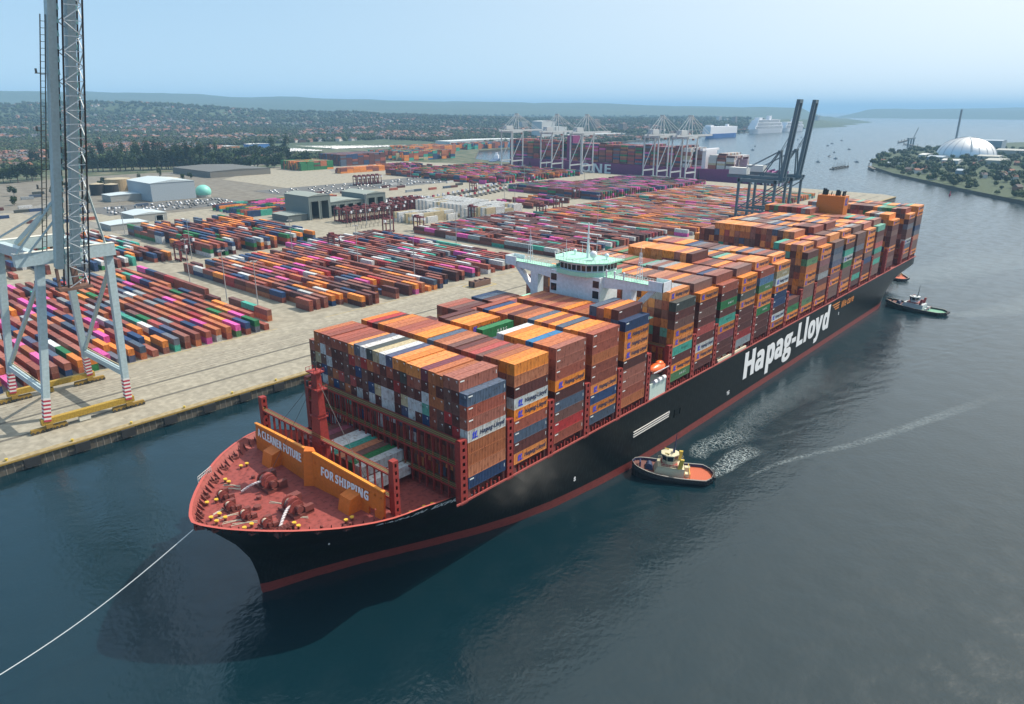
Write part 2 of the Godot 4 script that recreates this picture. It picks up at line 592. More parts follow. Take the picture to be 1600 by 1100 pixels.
func emblem(b: MB, t: Transform3D, s: float) -> void:  # two leaning strokes with flags
	for k in 2:
		var o := k * 0.42
		for p in [[[0.0, 0.0], [0.26, 0.0], [0.5, 0.95], [0.24, 0.95]], [[0.14, 0.45], [0.24, 0.95], [0.02, 0.62]], [[0.26, 0.0], [0.62, 0.0], [0.66, 0.16], [0.3, 0.16]]]:
			var q := []
			for c in p: q.append(t * Vector3((c[0] + o) * s, c[1] * s, 0))
			if q.size() == 4: b.quad(q[0], q[1], q[2], q[3])
			else: b.tri(q[0], q[1], q[2])

func port_face(x: float, y: float, z: float) -> Transform3D:  # text frame on a face that looks to port (towards -Y)
	return Transform3D(Basis(Vector3(1, 0, 0), Vector3(0, 1, 0), Vector3(0, 0, 1)), V(x, y, z))

func lashing_bridge(ship: Node3D, x: float, z1: float, w: float, wide: float, m: Material, z0 := 19.6) -> void:
	var root := Node3D.new()
	root.name = "lashing_bridge"
	ship.add_child(root, true)
	var rail := mat("rail_yellow", Vector3(0.3, 0.21, 0.05), 0.6)
	for s in [-1.0, 1.0]:
		var b := MB.new()
		var y: float = s * (wide - 0.75)
		b.bx(x, x + w * 0.33, y - 0.75, y - 0.65, z0, z1)
		b.bx(x + w * 0.67, x + w, y - 0.75, y - 0.65, z0, z1)
		b.bx(x, x + w, y + 0.65, y + 0.75, z0, z1)
		b.bx(x, x + 0.12, y - 0.65, y + 0.65, z0, z1)
		b.bx(x + w - 0.12, x + w, y - 0.65, y + 0.65, z0, z1)
		b.bx(x, x + w, y - 0.7, y + 0.7, z1 - 0.12, z1 - 0.02)
		var z := z0
		while z < z1:   # plates between the open access holes
			b.bx(x + w * 0.33, x + w * 0.67, y - 0.75, y - 0.65, z, minf(z + 0.85, z1))
			b.bx(x + 0.12, x + w - 0.12, y - 0.65, y + 0.65, z + 0.1, z + 0.2)
			z += 1.75
		put(b.mesh(), "end_tower", m, root)
	var z := 23.2 if z0 < 20.0 else 26.2
	while z < z1:
		var b := MB.new()
		b.bx(x + 0.2, x + w - 0.2, -wide + 1.5, wide - 1.5, z + 0.02, z + 0.22)
		put(b.mesh(), "walkway", mat("grating", Vector3(0.11, 0.075, 0.04), 0.8, 0.0, "grime", 1.5), root)
		b = MB.new()
		for e in [x + 0.02, x + w - 0.18]: b.bx(e, e + 0.16, -wide + 1.5, wide - 1.5, z - 0.1, z + 0.3)
		put(b.mesh(), "walkway_beam", m, root)
		b = MB.new()
		for h in [0.6, 1.1]:
			b.bx(x + 0.1, x + 0.17, -wide + 1.5, wide - 1.5, z + h, z + h + 0.07)
		put(b.mesh(), "guard_rail", rail, root)
		z += 5.6
	var pb := MB.new()
	var y := -wide + 1.8
	while y < wide - 1.5:
		pb.bx(x + 0.15, x + 0.5, y - 0.13, y + 0.13, z0 + 0.4, z1 - (1.0 if z0 < 20.0 else 3.6))
		pb.bx(x + w - 0.4, x + w - 0.15, y + 1.16, y + 1.36, z0 + 0.4, z1 - (1.0 if z0 < 20.0 else 3.6))
		y += 2.52
	put(pb.mesh(), "upright", m, root)

func build_ship() -> void:
	var ship := thing("container_ship", "huge black container ship with red deck, stacked high with containers, moored off the quay", "container ship")
	var black := stretched(mat("hull_black", Vector3(0.017, 0.0225, 0.0235), 0.36, 0.0, "streak", 22.0), 6.0, 34.0)
	black.metallic_specular = 0.22
	var red := stretched(mat("boot_red", Vector3(0.22, 0.032, 0.025), 0.5, 0.0, "worn", 13.0), 16.0, 5.0)
	var deckred := mat("deck_red", Vector3(0.28, 0.054, 0.043), 0.7, 0.0, "worn", 11.0)
	var framered := mat("frame_red", Vector3(0.30, 0.030, 0.022), 0.6, 0.0, "grime", 5.0)
	var dark := mat("deck_gear_brown", Vector3(0.18, 0.045, 0.036), 0.7, 0.0, "grime", 2.0)
	var orange := mat("breakwater_orange", Vector3(0.66, 0.155, 0.012), 0.5, 0.0, "faint", 7.0)
	var white := mat("house_white", Vector3(0.74, 0.74, 0.78), 0.5, 0.0, "faint", 9.0)
	var paint := mat("lettering_white", Vector3(0.78, 0.78, 0.78), 0.6)
	var glass := mat("dark_glass", Vector3(0.018, 0.026, 0.032), 0.08)
	var mint := mat("mint_deck", Vector3(0.34, 0.66, 0.5), 0.7, 0.0, "faint", 4.0)
	var yellow := mat("safety_yellow", Vector3(0.62, 0.38, 0.03), 0.6)
	var rope := mat("rope", Vector3(0.5, 0.44, 0.34), 0.9)
	put(hull_strip(func(_x): return 2.6, hull_top, 14), "hull", black, ship)
	put(hull_strip(func(_x): return -3.0, func(_x): return 2.6, 3), "boot_top", red, ship)
	# decks
	var fd := put(flat(deck_poly(-48.6, -17.0, 22.6, 0.25), 22.6).mesh(), "forecastle_deck", deckred, ship)
	put(flat(deck_poly(-17.0, 389.0, 19.4, 0.25), 19.4).mesh(), "main_deck", deckred, ship)
	var b := MB.new()
	var hl := hull_half(-17.0, 19.4) - 0.4
	var hh2 := hull_half(-17.0, 22.6) - 0.4
	b.hexa([V(-17.1, -hl, 19.3), V(-16.9, -hl, 19.3), V(-16.9, hl, 19.3), V(-17.1, hl, 19.3), V(-17.1, -hh2, 22.62), V(-16.9, -hh2, 22.62), V(-16.9, hh2, 22.62), V(-17.1, hh2, 22.62)])
	put(b.mesh(), "deck_break", deckred, ship)
	# bulwark: inner plating, capping rail and stays
	b = MB.new()
	var cap := MB.new()
	for s in [-1.0, 1.0]:
		var xs := []
		for i in 29: xs.append(-50.0 + 46.0 * pow(i / 28.0, 1.6))
		for i in xs.size() - 1:
			var z0 := hull_top(xs[i])
			var z1 := hull_top(xs[i + 1])
			var p := hull_point(xs[i], z0, s)
			var q := hull_point(xs[i + 1], z1, s)
			var pi := p + V(0.3, 0, 0); pi.z *= 0.988
			var qi := q + V(0.3, 0, 0); qi.z *= 0.988
			var pb := V(pi.x, s * (hull_half(pi.x, z0 - 2.1) - 0.3), z0 - 2.1)
			var qb := V(qi.x, s * (hull_half(qi.x, z1 - 2.1) - 0.3), z1 - 2.1)
			b.quad(pi, qi, qb, pb)
			cap.quad(p + Vector3(-0.12, 0.05, 0), q + Vector3(-0.12, 0.05, 0), qi + Vector3(0.25, 0.05, 0), pi + Vector3(0.25, 0.05, 0))
	put(b.mesh(), "bulwark", deckred, ship)
	put(cap.mesh(), "capping_rail", mat("cap_red", Vector3(0.42, 0.08, 0.06), 0.6), ship)
	var stay := MB.new()
	stay.tri(Vector3(0, 0, 0), Vector3(1.5, 0, 0), Vector3(0, 1.9, 0))
	stay.tri(Vector3(0, 0, 0.14), Vector3(1.5, 0, 0.14), Vector3(0, 1.9, 0.14))
	stay.quad(Vector3(1.5, 0, 0), Vector3(1.5, 0, 0.14), Vector3(0, 1.9, 0.14), Vector3(0, 1.9, 0))
	var staym := stay.mesh()
	for s in [-1.0, 1.0]:
		for i in 22:
			var x := -48.9 + 30.0 * pow((i + 0.5) / 22.0, 1.5)
			var p := V(x, s * (hull_half(x, 23.4) - 0.35), 22.6)
			var inward := V(clampf((-20.0 - x) / 26.0, 0.1, 1.0), -s, 0).normalized()
			put(staym, "bulwark_stay", dark, ship, Transform3D(Basis(inward, Vector3.UP, inward.cross(Vector3.UP)), p))
	# coping strip along the main deck edge, and the side walkway gear under the containers
	b = MB.new()
	for s in [-1.0, 1.0]:
		b.bx(-4, 389, s * 30.35 - 0.16, s * 30.35 + 0.16, 20.0, 20.42)
	put(b.mesh(), "deck_edge", mat("edge_red", Vector3(0.40, 0.085, 0.07), 0.6, 0.0, "grime", 3.0), ship)
	b = MB.new()
	for i in BX.size():
		for k in 9:
			for s in [-1.0, 1.0]:
				b.bx(BX[i] + 0.7 + k * 1.4, BX[i] + 1.15 + k * 1.4, s * 29.6 - 0.25, s * 29.6 + 0.25, 19.4, 20.9 + 0.5 * ((k * 7 + i) % 3))
	put(b.mesh(), "deck_fittings", framered, ship)
	b = MB.new()
	for i in BX.size():
		b.bx(BX[i] - 0.2, BX[i] + CL + 0.2, -28.2, 28.2, 19.4, Z0 - 0.12)
	put(b.mesh(), "hatch_covers", dark, ship)
	for i in BX.size():
		for s in [-1.0, 1.0]:
			for e in [0.4, CL - 0.4]:
				var pb := MB.new()
				pb.bx(BX[i] + e - 0.35, BX[i] + e + 0.35, s * 29.4 - 0.5, s * 29.4 + 0.5, 19.4, Z0 - 0.05)
				put(pb.mesh(), "pedestal", dark, ship)
	# breakwater with its slogan
	var bw := Node3D.new()
	bw.name = "breakwater"
	ship.add_child(bw, true)
	for s in [-1.0, 1.0]:
		var y0: float = -1.0 + s * 1.6
		var y1: float = -0.7 + s * 25.6
		b = MB.new()
		var ts := [0.0]
		for k in 13:
			ts.append((k + 0.5) / 13.0 - 0.009)
			ts.append((k + 0.5) / 13.0 + 0.009)
		ts.append(1.0)
		var rs := [0.0, 0.25, 0.3, 0.72, 0.77, 1.0]
		for i in ts.size() - 1:
			for j in rs.size() - 1:
				if i % 2 == 1 and j % 2 == 1: continue   # drain holes go right through the plate
				if s < 0 and i in [21, 22] and j == 0: continue   # doorway
				for back in [0.0, 0.4]:
					var q := []
					for k in [[i, j], [i + 1, j], [i + 1, j + 1], [i, j + 1]]:
						var t: float = ts[k[0]]
						var r: float = rs[k[1]]
						q.append(V(lerpf(-22.6, -21.2, t) + 0.4 * r + back, lerpf(y0, y1, t), lerpf(22.5, lerpf(30.9, 29.3, t), r)))
					b.quad(q[0], q[1], q[2], q[3])
		put(b.mesh(), "panel", orange, bw)
		b = MB.new()
		b.bar(V(-22.05, y0, 31.0), V(-20.75, y1, 29.4), 0.7, 0.3)
		put(b.mesh(), "panel_rim", mat("rim_orange", Vector3(0.75, 0.26, 0.03), 0.5), bw)
	b = MB.new()
	b.hexa([V(-24.2, -1.0, 22.5), V(-22.0, 1.2, 22.5), V(-20.8, -1.0, 22.5), V(-22.0, -3.2, 22.5), V(-23.4, -1.0, 31.2), V(-21.6, 1.0, 31.2), V(-20.8, -1.0, 31.2), V(-21.6, -3.0, 31.2)])
	put(b.mesh(), "prow", orange, bw)
	for s in [[-19.0, -15.2], [12.0, 16.0]]:
		b = MB.new()
		b.hexa([V(-25.0, s[0], 22.5), V(-21.6, s[0], 22.5), V(-21.6, s[1], 22.5), V(-25.0, s[1], 22.5), V(-24.2, s[0], 26.0), V(-21.4, s[0], 26.6), V(-21.4, s[1], 26.6), V(-24.2, s[1], 26.0)])
		put(b.mesh(), "hood", orange, bw)
	for w in [["A CLEANER FUTURE", 23.4, 2.2, 28.5, 28.9], ["FOR SHIPPING", -5.6, -21.6, 28.4, 27.7]]:
		# each letter stands on the sloping panel, evenly spaced along it
		var tm := heavy(w[0], 3.1, 0.06, 0.045)
		var span: float = w[1] - w[2]
		var bb := tm.get_aabb()
		var t0: float = (w[1] + 1.0) / 26.0
		var p := V(lerpf(-22.3, -20.98, absf(w[1] + 1.0) / 25.0) - 0.02, w[1], w[3])
		var q := V(lerpf(-22.3, -20.98, absf(w[2] + 1.0) / 25.0) - 0.02, w[2], w[4])
		var mid := (p + q) / 2
		var right := (q - p).normalized()
		var upv := V(0.05, 0, 1).normalized()
		var n := right.cross(upv).normalized()
		upv = n.cross(right).normalized()
		var k: float = span / bb.size.x
		put(tm, "lettering", paint, bw, Transform3D(Basis(right * k, upv * minf(k, 1.0) * 1.25, n), mid - upv * 1.0 + n * 0.1))
	# forward lashing bridge and mast
	lashing_bridge(ship, -18.4, 35.4, 1.5, 26.6, framered, 22.55)
	var mast := Node3D.new()
	mast.name = "foremast"
	ship.add_child(mast, true)
	b = MB.new()
	b.hexa([V(-18.6, -0.8, 22.5), V(-15.8, -0.8, 22.5), V(-15.8, 4.0, 22.5), V(-18.6, 4.0, 22.5), V(-17.4, 0.6, 48), V(-16.2, 0.6, 48), V(-16.2, 2.6, 48), V(-17.4, 2.6, 48)])
	put(b.mesh(), "column", framered, mast)
	for p in [[48.0, 1.6], [44.0, 2.3], [37.0, 1.8], [30.5, 3.0]]:
		b = MB.new()
		b.bx(-18.4, -15.6, 1.6 - p[1], 1.6 + p[1], p[0], p[0] + 0.25)
		for yy in [1.6 - p[1], 1.6 + p[1] - 0.08]:
			b.bx(-18.4, -15.6, yy, yy + 0.08, p[0] + 1.0, p[0] + 1.1)
			for k in 4: b.bx(-18.4 + k * 0.9, -18.3 + k * 0.9, yy, yy + 0.08, p[0] + 0.2, p[0] + 1.0)
		put(b.mesh(), "platform", framered, mast)
	b = MB.new()
	b.tube(V(-16.8, 1.6, 48), V(-16.8, 1.6, 51.5), 0.16)
	b.bx(-17.1, -16.5, 1.2, 2.0, 49.6, 50.4)
	b.tube(V(-18.0, 3.6, 44.2), V(-18.0, 3.6, 45.6), 0.3)
	put(b.mesh(), "navigation_light", mat("lamp_dark", Vector3(0.03, 0.03, 0.03), 0.5), mast)
	for e in [[-20.0, 21.0, 26.0], [-20.0, -22.0, 26.0], [-30.0, 6.0, 22.8]]:
		b = MB.new()
		b.tube(V(-16.8, 1.6, 46.5), V(e[0], e[1], e[2]), 0.05, 0.05, 5)
		put(b.mesh(), "stay_wire", mat("wire", Vector3(0.05, 0.05, 0.05), 0.5), mast)
	# winches
	var k := 0
	for w in [[-39.0, 7.6, 1.0], [-40.3, 2.0, 1.0], [-39.8, -3.5, 1.0], [-38.5, -9.8, 1.0], [-29.6, 4.6, 1.75], [-31.6, -9.0, 1.75]]:
		var r := Node3D.new()
		r.name = "winch"
		ship.add_child(r, true)
		var s: float = w[2]
		var c := Vector3(w[0], 22.6, -w[1])
		b = MB.new()
		b.box(c + Vector3(0.2, 0.2, 0) * s, Vector3(2.8, 0.4, 3.6) * s)
		b.box(c + Vector3(0.9, 0.9, -1.4) * s, Vector3(1.5, 1.3, 1.0) * s)
		b.box(c + Vector3(1.0, 0.7, 1.5) * s, Vector3(1.2, 0.9, 0.6) * s)
		for zz in [-0.85, 0.2, 1.15]:
			b.box(c + Vector3(-0.1, 0.8, zz) * s, Vector3(1.0, 1.2, 0.2) * s)
		put(b.mesh(), "frame", dark, r)
		for zz in [-0.75, 0.32, 1.05]:
			b = MB.new()
			b.tube(c + Vector3(-0.3, 1.15, zz - 0.06) * s, c + Vector3(-0.3, 1.15, zz + 0.06) * s, 0.95 * s, 0.95 * s, 14)
			put(b.mesh(), "drum_flange", deckred, r)
		b = MB.new()
		b.tube(c + Vector3(-0.3, 1.15, -0.68) * s, c + Vector3(-0.3, 1.15, 0.26) * s, 0.62 * s, 0.62 * s, 12)
		put(b.mesh(), "rope_drum", rope if k < 4 else mat("rope_grey", Vector3(0.3, 0.27, 0.22), 0.9), r)
		b = MB.new()
		b.tube(c + Vector3(-0.3, 1.15, 1.05) * s, c + Vector3(-0.3, 1.15, 1.9) * s, 0.35 * s, 0.45 * s, 12)
		put(b.mesh(), "warping_head", dark, r)
		if s > 1.5:
			b = MB.new()   # anchor chain over the windlass to the hawse pipe, links drawn one by one
			var from := c + Vector3(-1.2, 2.2, 0.4)
			var to := c + Vector3(-5.5, 0.5, 3.4 if k == 5 else -2.0)
			for i in 18:
				var t := i / 17.0
				var p := from.lerp(to, t) + Vector3(0, 0.5 * sin(t * PI), 0)
				b.box(p, Vector3(0.62, 0.42 if i % 2 else 0.2, 0.2 if i % 2 else 0.42))
			put(b.mesh(), "anchor_chain", mat("chain_paint", Vector3(0.6, 0.55, 0.55), 0.7), r)
			b = MB.new()
			b.tube(c + Vector3(-0.3, 2.0, -0.3) , c + Vector3(-0.3, 2.0, 0.5), 1.7, 1.7, 16)
			put(b.mesh(), "gypsy_wheel", deckred, r)
		k += 1
	# mooring bollards in pairs, fairleads, rope coils
	var post := MB.new()
	post.tube(Vector3(0, 0, 0), Vector3(0, 0.75, 0), 0.3, 0.3, 10)
	var ptop := MB.new()
	ptop.tube(Vector3(0, 0.75, 0), Vector3(0, 0.98, 0), 0.48, 0.44, 10)
	var postm := post.mesh()
	var ptopm := ptop.mesh()
	for p in [[-35.3, 14.0], [-35.3, 12.4], [-43.0, 7.3], [-41.1, 6.9], [-45.3, 0.9], [-43.4, 1.0], [-45.2, -1.3], [-43.3, -1.3], [-42.6, -7.9], [-40.9, -7.7], [-34.8, -13.9], [-34.8, -15.5], [-29.5, 17.5], [-28.0, 17.5], [-27.0, -21.0], [-25.5, -21.0], [-9.0, -25.0], [-7.0, -25.5], [-12.5, -24.5]]:
		var zz := 22.6 if p[0] < -17 else 19.4
		var o := put(postm, "bollard", dark, ship, Transform3D(Basis(), V(p[0], p[1], zz)))
		put(ptopm, "bollard_cap", yellow, o)
	for p in [[-36.3, -1.9, 0.9], [-34.0, 1.5, 0.6], [-30.0, 11.0, 0.5]]:
		b = MB.new()
		b.tube(V(p[0], p[1], 22.6), V(p[0], p[1], 23.3), p[2], p[2] * 0.9, 12)
		put(b.mesh(), "deck_hatch", dark, ship)
	var line := MB.new()
	for p in [[-44.5, 0.2, -40.0, -1.2], [-44.6, -2.2, -39.8, -4.8], [-43.6, -4.2, -39.2, -7.0], [-36.5, 13.0, -34.2, 9.2], [-37.5, 11.5, -34.8, 8.0], [-44.4, 2.4, -41.2, 3.0], [-33.5, -1.8, -31.5, -5.8], [-40.0, -9.6, -38.9, -11.5], [-33.6, -11.5, -31.2, -13.5]]:
		var mid := V((p[0] + p[2]) / 2 + 0.4, (p[1] + p[3]) / 2 + 0.3, 22.68)
		line.tube(V(p[0], p[1], 22.68), mid, 0.09, 0.09, 5)
		line.tube(mid, V(p[2], p[3], 22.68), 0.09, 0.09, 5)
		line.tube(V(p[0] + 0.5, p[1] + 0.5, 22.68), V(p[2] + 0.3, p[3] + 0.6, 22.68), 0.09, 0.09, 5)
	put(line.mesh(), "mooring_ropes", rope, ship)
	for s in [-1.0, 1.0]:
		for i in 5:
			var x: float = -46.5 + i * 4.6
			var y: float = s * (hull_half(x, 23.5) - 1.3)
			b = MB.new()
			b.box(V(x, y, 23.0), Vector3(1.9, 0.5, 1.0))
			for e in [-0.6, 0.6]: b.tube(V(x + e, y, 23.1), V(x + e, y, 23.9), 0.28, 0.28, 8)
			put(b.mesh(), "fairlead", dark, ship)
	b = MB.new()
	for i in 6:
		b.bx(-39.6 + i * 0.75, -39.5 + i * 0.75, -15.6, -13.9, 22.6, 24.2)
		b.bx(-39.6, -35.8, -15.6 + i * 0.3, -15.52 + i * 0.3, 24.1, 24.2)
	put(b.mesh(), "rope_rack", dark, ship)
	b = MB.new()
	for i in 9:
		b.bx(-40.8 + i * 0.55, -40.72 + i * 0.55, 15.6 - i * 0.02 + i * 0.35, 15.7 + i * 0.35, 22.6, 25.6)
	for h in [24.2, 25.0, 25.6]: b.bar(V(-40.8, 15.6, h), V(-36.4, 18.4, h), 0.08, 0.08)
	put(b.mesh(), "boarding_ladder", mat("pale_steel", Vector3(0.55, 0.53, 0.5), 0.6), ship)
	# ship's name on the bow flare, letter by letter on the plating
	var text := "BERLIN EXPRESS"
	for i in text.length():
		if text[i] == " ": continue
		var x := -21.0 + i * 2.02
		var z := lerpf(21.3, 18.3, smoothstep(-22.0, 6.0, x))
		var p := V(x, -hull_half(x, z), z)
		var px := V(x + 0.8, -hull_half(x + 0.8, z - 0.1), z - 0.1) - p
		var pz := V(x, -hull_half(x, z + 0.8), z + 0.8) - p
		var right := px.normalized()
		var n := right.cross(pz).normalized()
		put(words(text[i], 2.7, 0.05), "name_letter", paint, ship, Transform3D(Basis(right * 1.25, n.cross(right), n), p + n * 0.06))
	# company name amidships
	var tm := heavy("Hapag-Lloyd", 13.2, 0.08, 0.3)
	var bb := tm.get_aabb()
	put(tm, "hull_lettering", paint, ship, Transform3D(Basis(Vector3(92.0 / bb.size.x, 0, 0), Vector3(0.0, 1.08, 0), Vector3(0, 0, 1)), V(192.2, -30.6, 12.9)))
	b = MB.new()
	for i in 3:
		b.hexa([V(242.0 + i * 2.2, -30.55, 17.6 - i * 1.3), V(250.5, -30.55, 17.6 - i * 1.3), V(250.5, -30.6, 17.6 - i * 1.3), V(242.0 + i * 2.2, -30.6, 17.6 - i * 1.3), V(240.5 + i * 2.2, -30.55, 18.2 - i * 1.3), V(251.5, -30.55, 18.2 - i * 1.3), V(251.5, -30.6, 18.2 - i * 1.3), V(240.5 + i * 2.2, -30.6, 18.2 - i * 1.3)])
	put(b.mesh(), "flag_stripes", mat("print_orange", Vector3(0.6, 0.2, 0.03), 0.6), ship)
	var wc := words("We care", 4.6, 0.06)
	put(wc, "slogan_lettering", mat("print_orange"), ship, Transform3D(Basis(Vector3(18.5 / wc.get_aabb().size.x, 0, 0), Vector3(0.12, 1, 0), Vector3(0, 0, 1)), V(263.5, -30.58, 15.9)))
	# pilot boarding ladder frame, hull openings, draught marks, rust and white scuffs on the side
	b = MB.new()
	for h in [11.2, 12.0, 12.8]:
		b.bar(V(69.4, -30.75, h), V(90.4, -30.75, h), 0.25, 0.22)
	for i in 29:
		b.bar(V(69.4 + i * 0.75, -30.75, 11.2), V(69.4 + i * 0.75, -30.75, 12.8 if i > 10 else 12.0), 0.12, 0.12)
	put(b.mesh(), "accommodation_ladder", mat("pale_steel"), ship)
	b = MB.new()
	for q in [[94.6, 98.2, 9.3, 9.6], [94.6, 98.2, 11.8, 12.1], [94.4, 94.7, 9.3, 12.1], [98.1, 98.4, 9.3, 12.1]]: b.bx(q[0], q[1], -30.72, -30.45, q[2], q[3])
	put(b.mesh(), "side_port_frame", black, ship)
	for q in [[44.0, 6.5, 1.9], [91.0, 12.4, 1.2], [134.5, 6.0, 2.2], [252.0, 12.0, 2.0], [-25.0, 12.0, 0.9]]:
		var tl := words("8" if q[0] != 134.5 else "16", q[2], 0.04)
		var hh := -hull_half(q[0], q[1]) - 0.08
		put(tl, "hull_mark", paint, ship, Transform3D(Basis(), V(q[0], hh, q[1])))
	b = MB.new()
	for i in 2: b.bx(124.0 + i * 12.0, 135.0 + i * 12.0, -30.3, -29.4, 20.5, 21.3)
	for i in 2: b.bx(124.0 + i * 12.0, 135.0 + i * 12.0, -29.2, -28.9, 20.5, 21.6)
	put(b.mesh(), "gangway", mat("cream_paint", Vector3(0.62, 0.56, 0.42), 0.6), ship)
	# lashing bridges between the bays
	for i in BX.size():
		lashing_bridge(ship, BX[i] - 2.6, 35.4 if i < 12 else 33.6, 2.2, 30.4, framered)
	lashing_bridge(ship, BX[4] + CL + 0.4, 36.0, 2.0, 30.4, framered)
	build_bridge(ship, white, glass, mint, framered)
	# funnel
	var fn := Node3D.new()
	fn.name = "funnel"
	ship.add_child(fn, true)
	b = MB.new()
	b.bx(311.5, 319.0, -7.2, 7.2, 19.4, 60.6)
	put(b.mesh(), "casing", mat("funnel_orange", Vector3(0.60, 0.17, 0.015), 0.5, 0.0, "faint", 6.0), fn)
	b = MB.new()
	emblem(b, port_face(313.0, -7.24, 55.6), 4.2)
	put(b.mesh(), "emblem", mat("emblem_blue", Vector3(0.03, 0.06, 0.35), 0.5), fn)
	for p in [[4.4, 1.0, 3.2], [5.4, 0.6, 3.4], [3.2, 0.7, 2.6], [-2.2, 1.4, 2.8], [-3.4, 0.7, 2.2], [-5.2, 0.8, 2.3], [-6.2, 0.5, 2.7], [1.0, 0.4, 1.8]]:
		b = MB.new()
		b.tube(V(314.5, p[0], 60.6), V(315.4, p[0], 60.6 + p[2]), p[1] * 0.7, p[1] * 0.7, 10)
		put(b.mesh(), "exhaust_pipe", mat("soot", Vector3(0.012, 0.012, 0.014), 0.7), fn)
	b = MB.new()
	for yy in [-7.1, 7.0]: b.bx(311.5, 319, yy, yy + 0.1, 61.5, 61.6)
	b.bx(311.5, 311.6, -7.1, 7.1, 61.5, 61.6)
	for i in 8: b.bx(311.5, 311.6, -7.1 + i * 2.02, -7.0 + i * 2.02, 60.6, 61.6)
	put(b.mesh(), "top_rail", mat("soot"), fn)
	# white block with lifeboat davits and the orange lifeboat
	var lb := Node3D.new()
	lb.name = "lifeboat_station"
	ship.add_child(lb, true)
	b = MB.new()
	b.bx(78.2, 88.6, -30.2, -24.0, 19.4, 25.4)
	put(b.mesh(), "house_block", mat("pale_mint", Vector3(0.55, 0.66, 0.6), 0.6, 0.0, "faint", 5.0), lb)
	b = MB.new()
	for i in 3: b.tube(V(80.5 + i * 2.6, -30.0, 25.6), V(81.9 + i * 2.6, -30.0, 25.6), 0.75, 0.75, 10)
	put(b.mesh(), "raft_canister", mat("house_white"), lb)
	b = MB.new()
	for x in [79.0, 87.5]:
		b.bar(V(x, -28.5, 25.4), V(x, -30.0, 29.5), 0.4, 0.4)
		b.bar(V(x, -26.0, 25.4), V(x, -30.0, 29.5), 0.4, 0.4)
	put(b.mesh(), "davit", dark, lb)
	b = MB.new()
	b.ball(V(83.2, -29.2, 29.4), Vector3(4.6, 1.55, 1.7), 14, 8)
	b.ball(V(84.6, -29.2, 30.6), Vector3(1.8, 0.9, 1.2), 10, 6)
	put(b.mesh(true), "lifeboat", mat("lifeboat_orange", Vector3(0.78, 0.13, 0.02), 0.35), lb)
	b = MB.new()
	b.bx(78.7, 87.7, -30.95, -30.8, 29.1, 29.35)
	put(b.mesh(), "lifeboat_fender", mat("house_white"), lb)
	# towing line leading forward from the stem
	var tow := MB.new()
	var p0 := V(-49.4, 0.4, 22.6)
	var p1 := V(-92.0, 9.4, 3.0)
	for i in 16:
		var t0 := i / 16.0
		var t1 := (i + 1) / 16.0
		tow.tube(p0.lerp(p1, t0) - Vector3(0, 2.0 * sin(t0 * PI), 0), p0.lerp(p1, t1) - Vector3(0, 2.0 * sin(t1 * PI), 0), 0.10, 0.10, 6)
	tag(put(tow.mesh(), "towing_line", mat("tow_white", Vector3(0.7, 0.7, 0.68), 0.8)), "taut white towing line running from the black bow across the water", "rope")

func windows(root: Node3D, list: Array, glass: Material, frame: Material) -> void:
	for w in list:   # x, y0, y1, z0, z1 on a face that looks forward
		var b := MB.new()
		b.bx(w[0] - 0.03, w[0] + 0.1, w[1], w[2], w[3], w[4])
		var o := put(b.mesh(), "window", glass, root)
		b = MB.new()
		for q in [[w[1] - 0.1, w[1], w[3] - 0.1, w[4] + 0.1], [w[2], w[2] + 0.1, w[3] - 0.1, w[4] + 0.1], [w[1], w[2], w[3] - 0.1, w[3]], [w[1], w[2], w[4], w[4] + 0.1]]:
			b.bx(w[0] - 0.1, w[0] + 0.05, q[0], q[1], q[2], q[3])
		put(b.mesh(), "frame", frame, o)

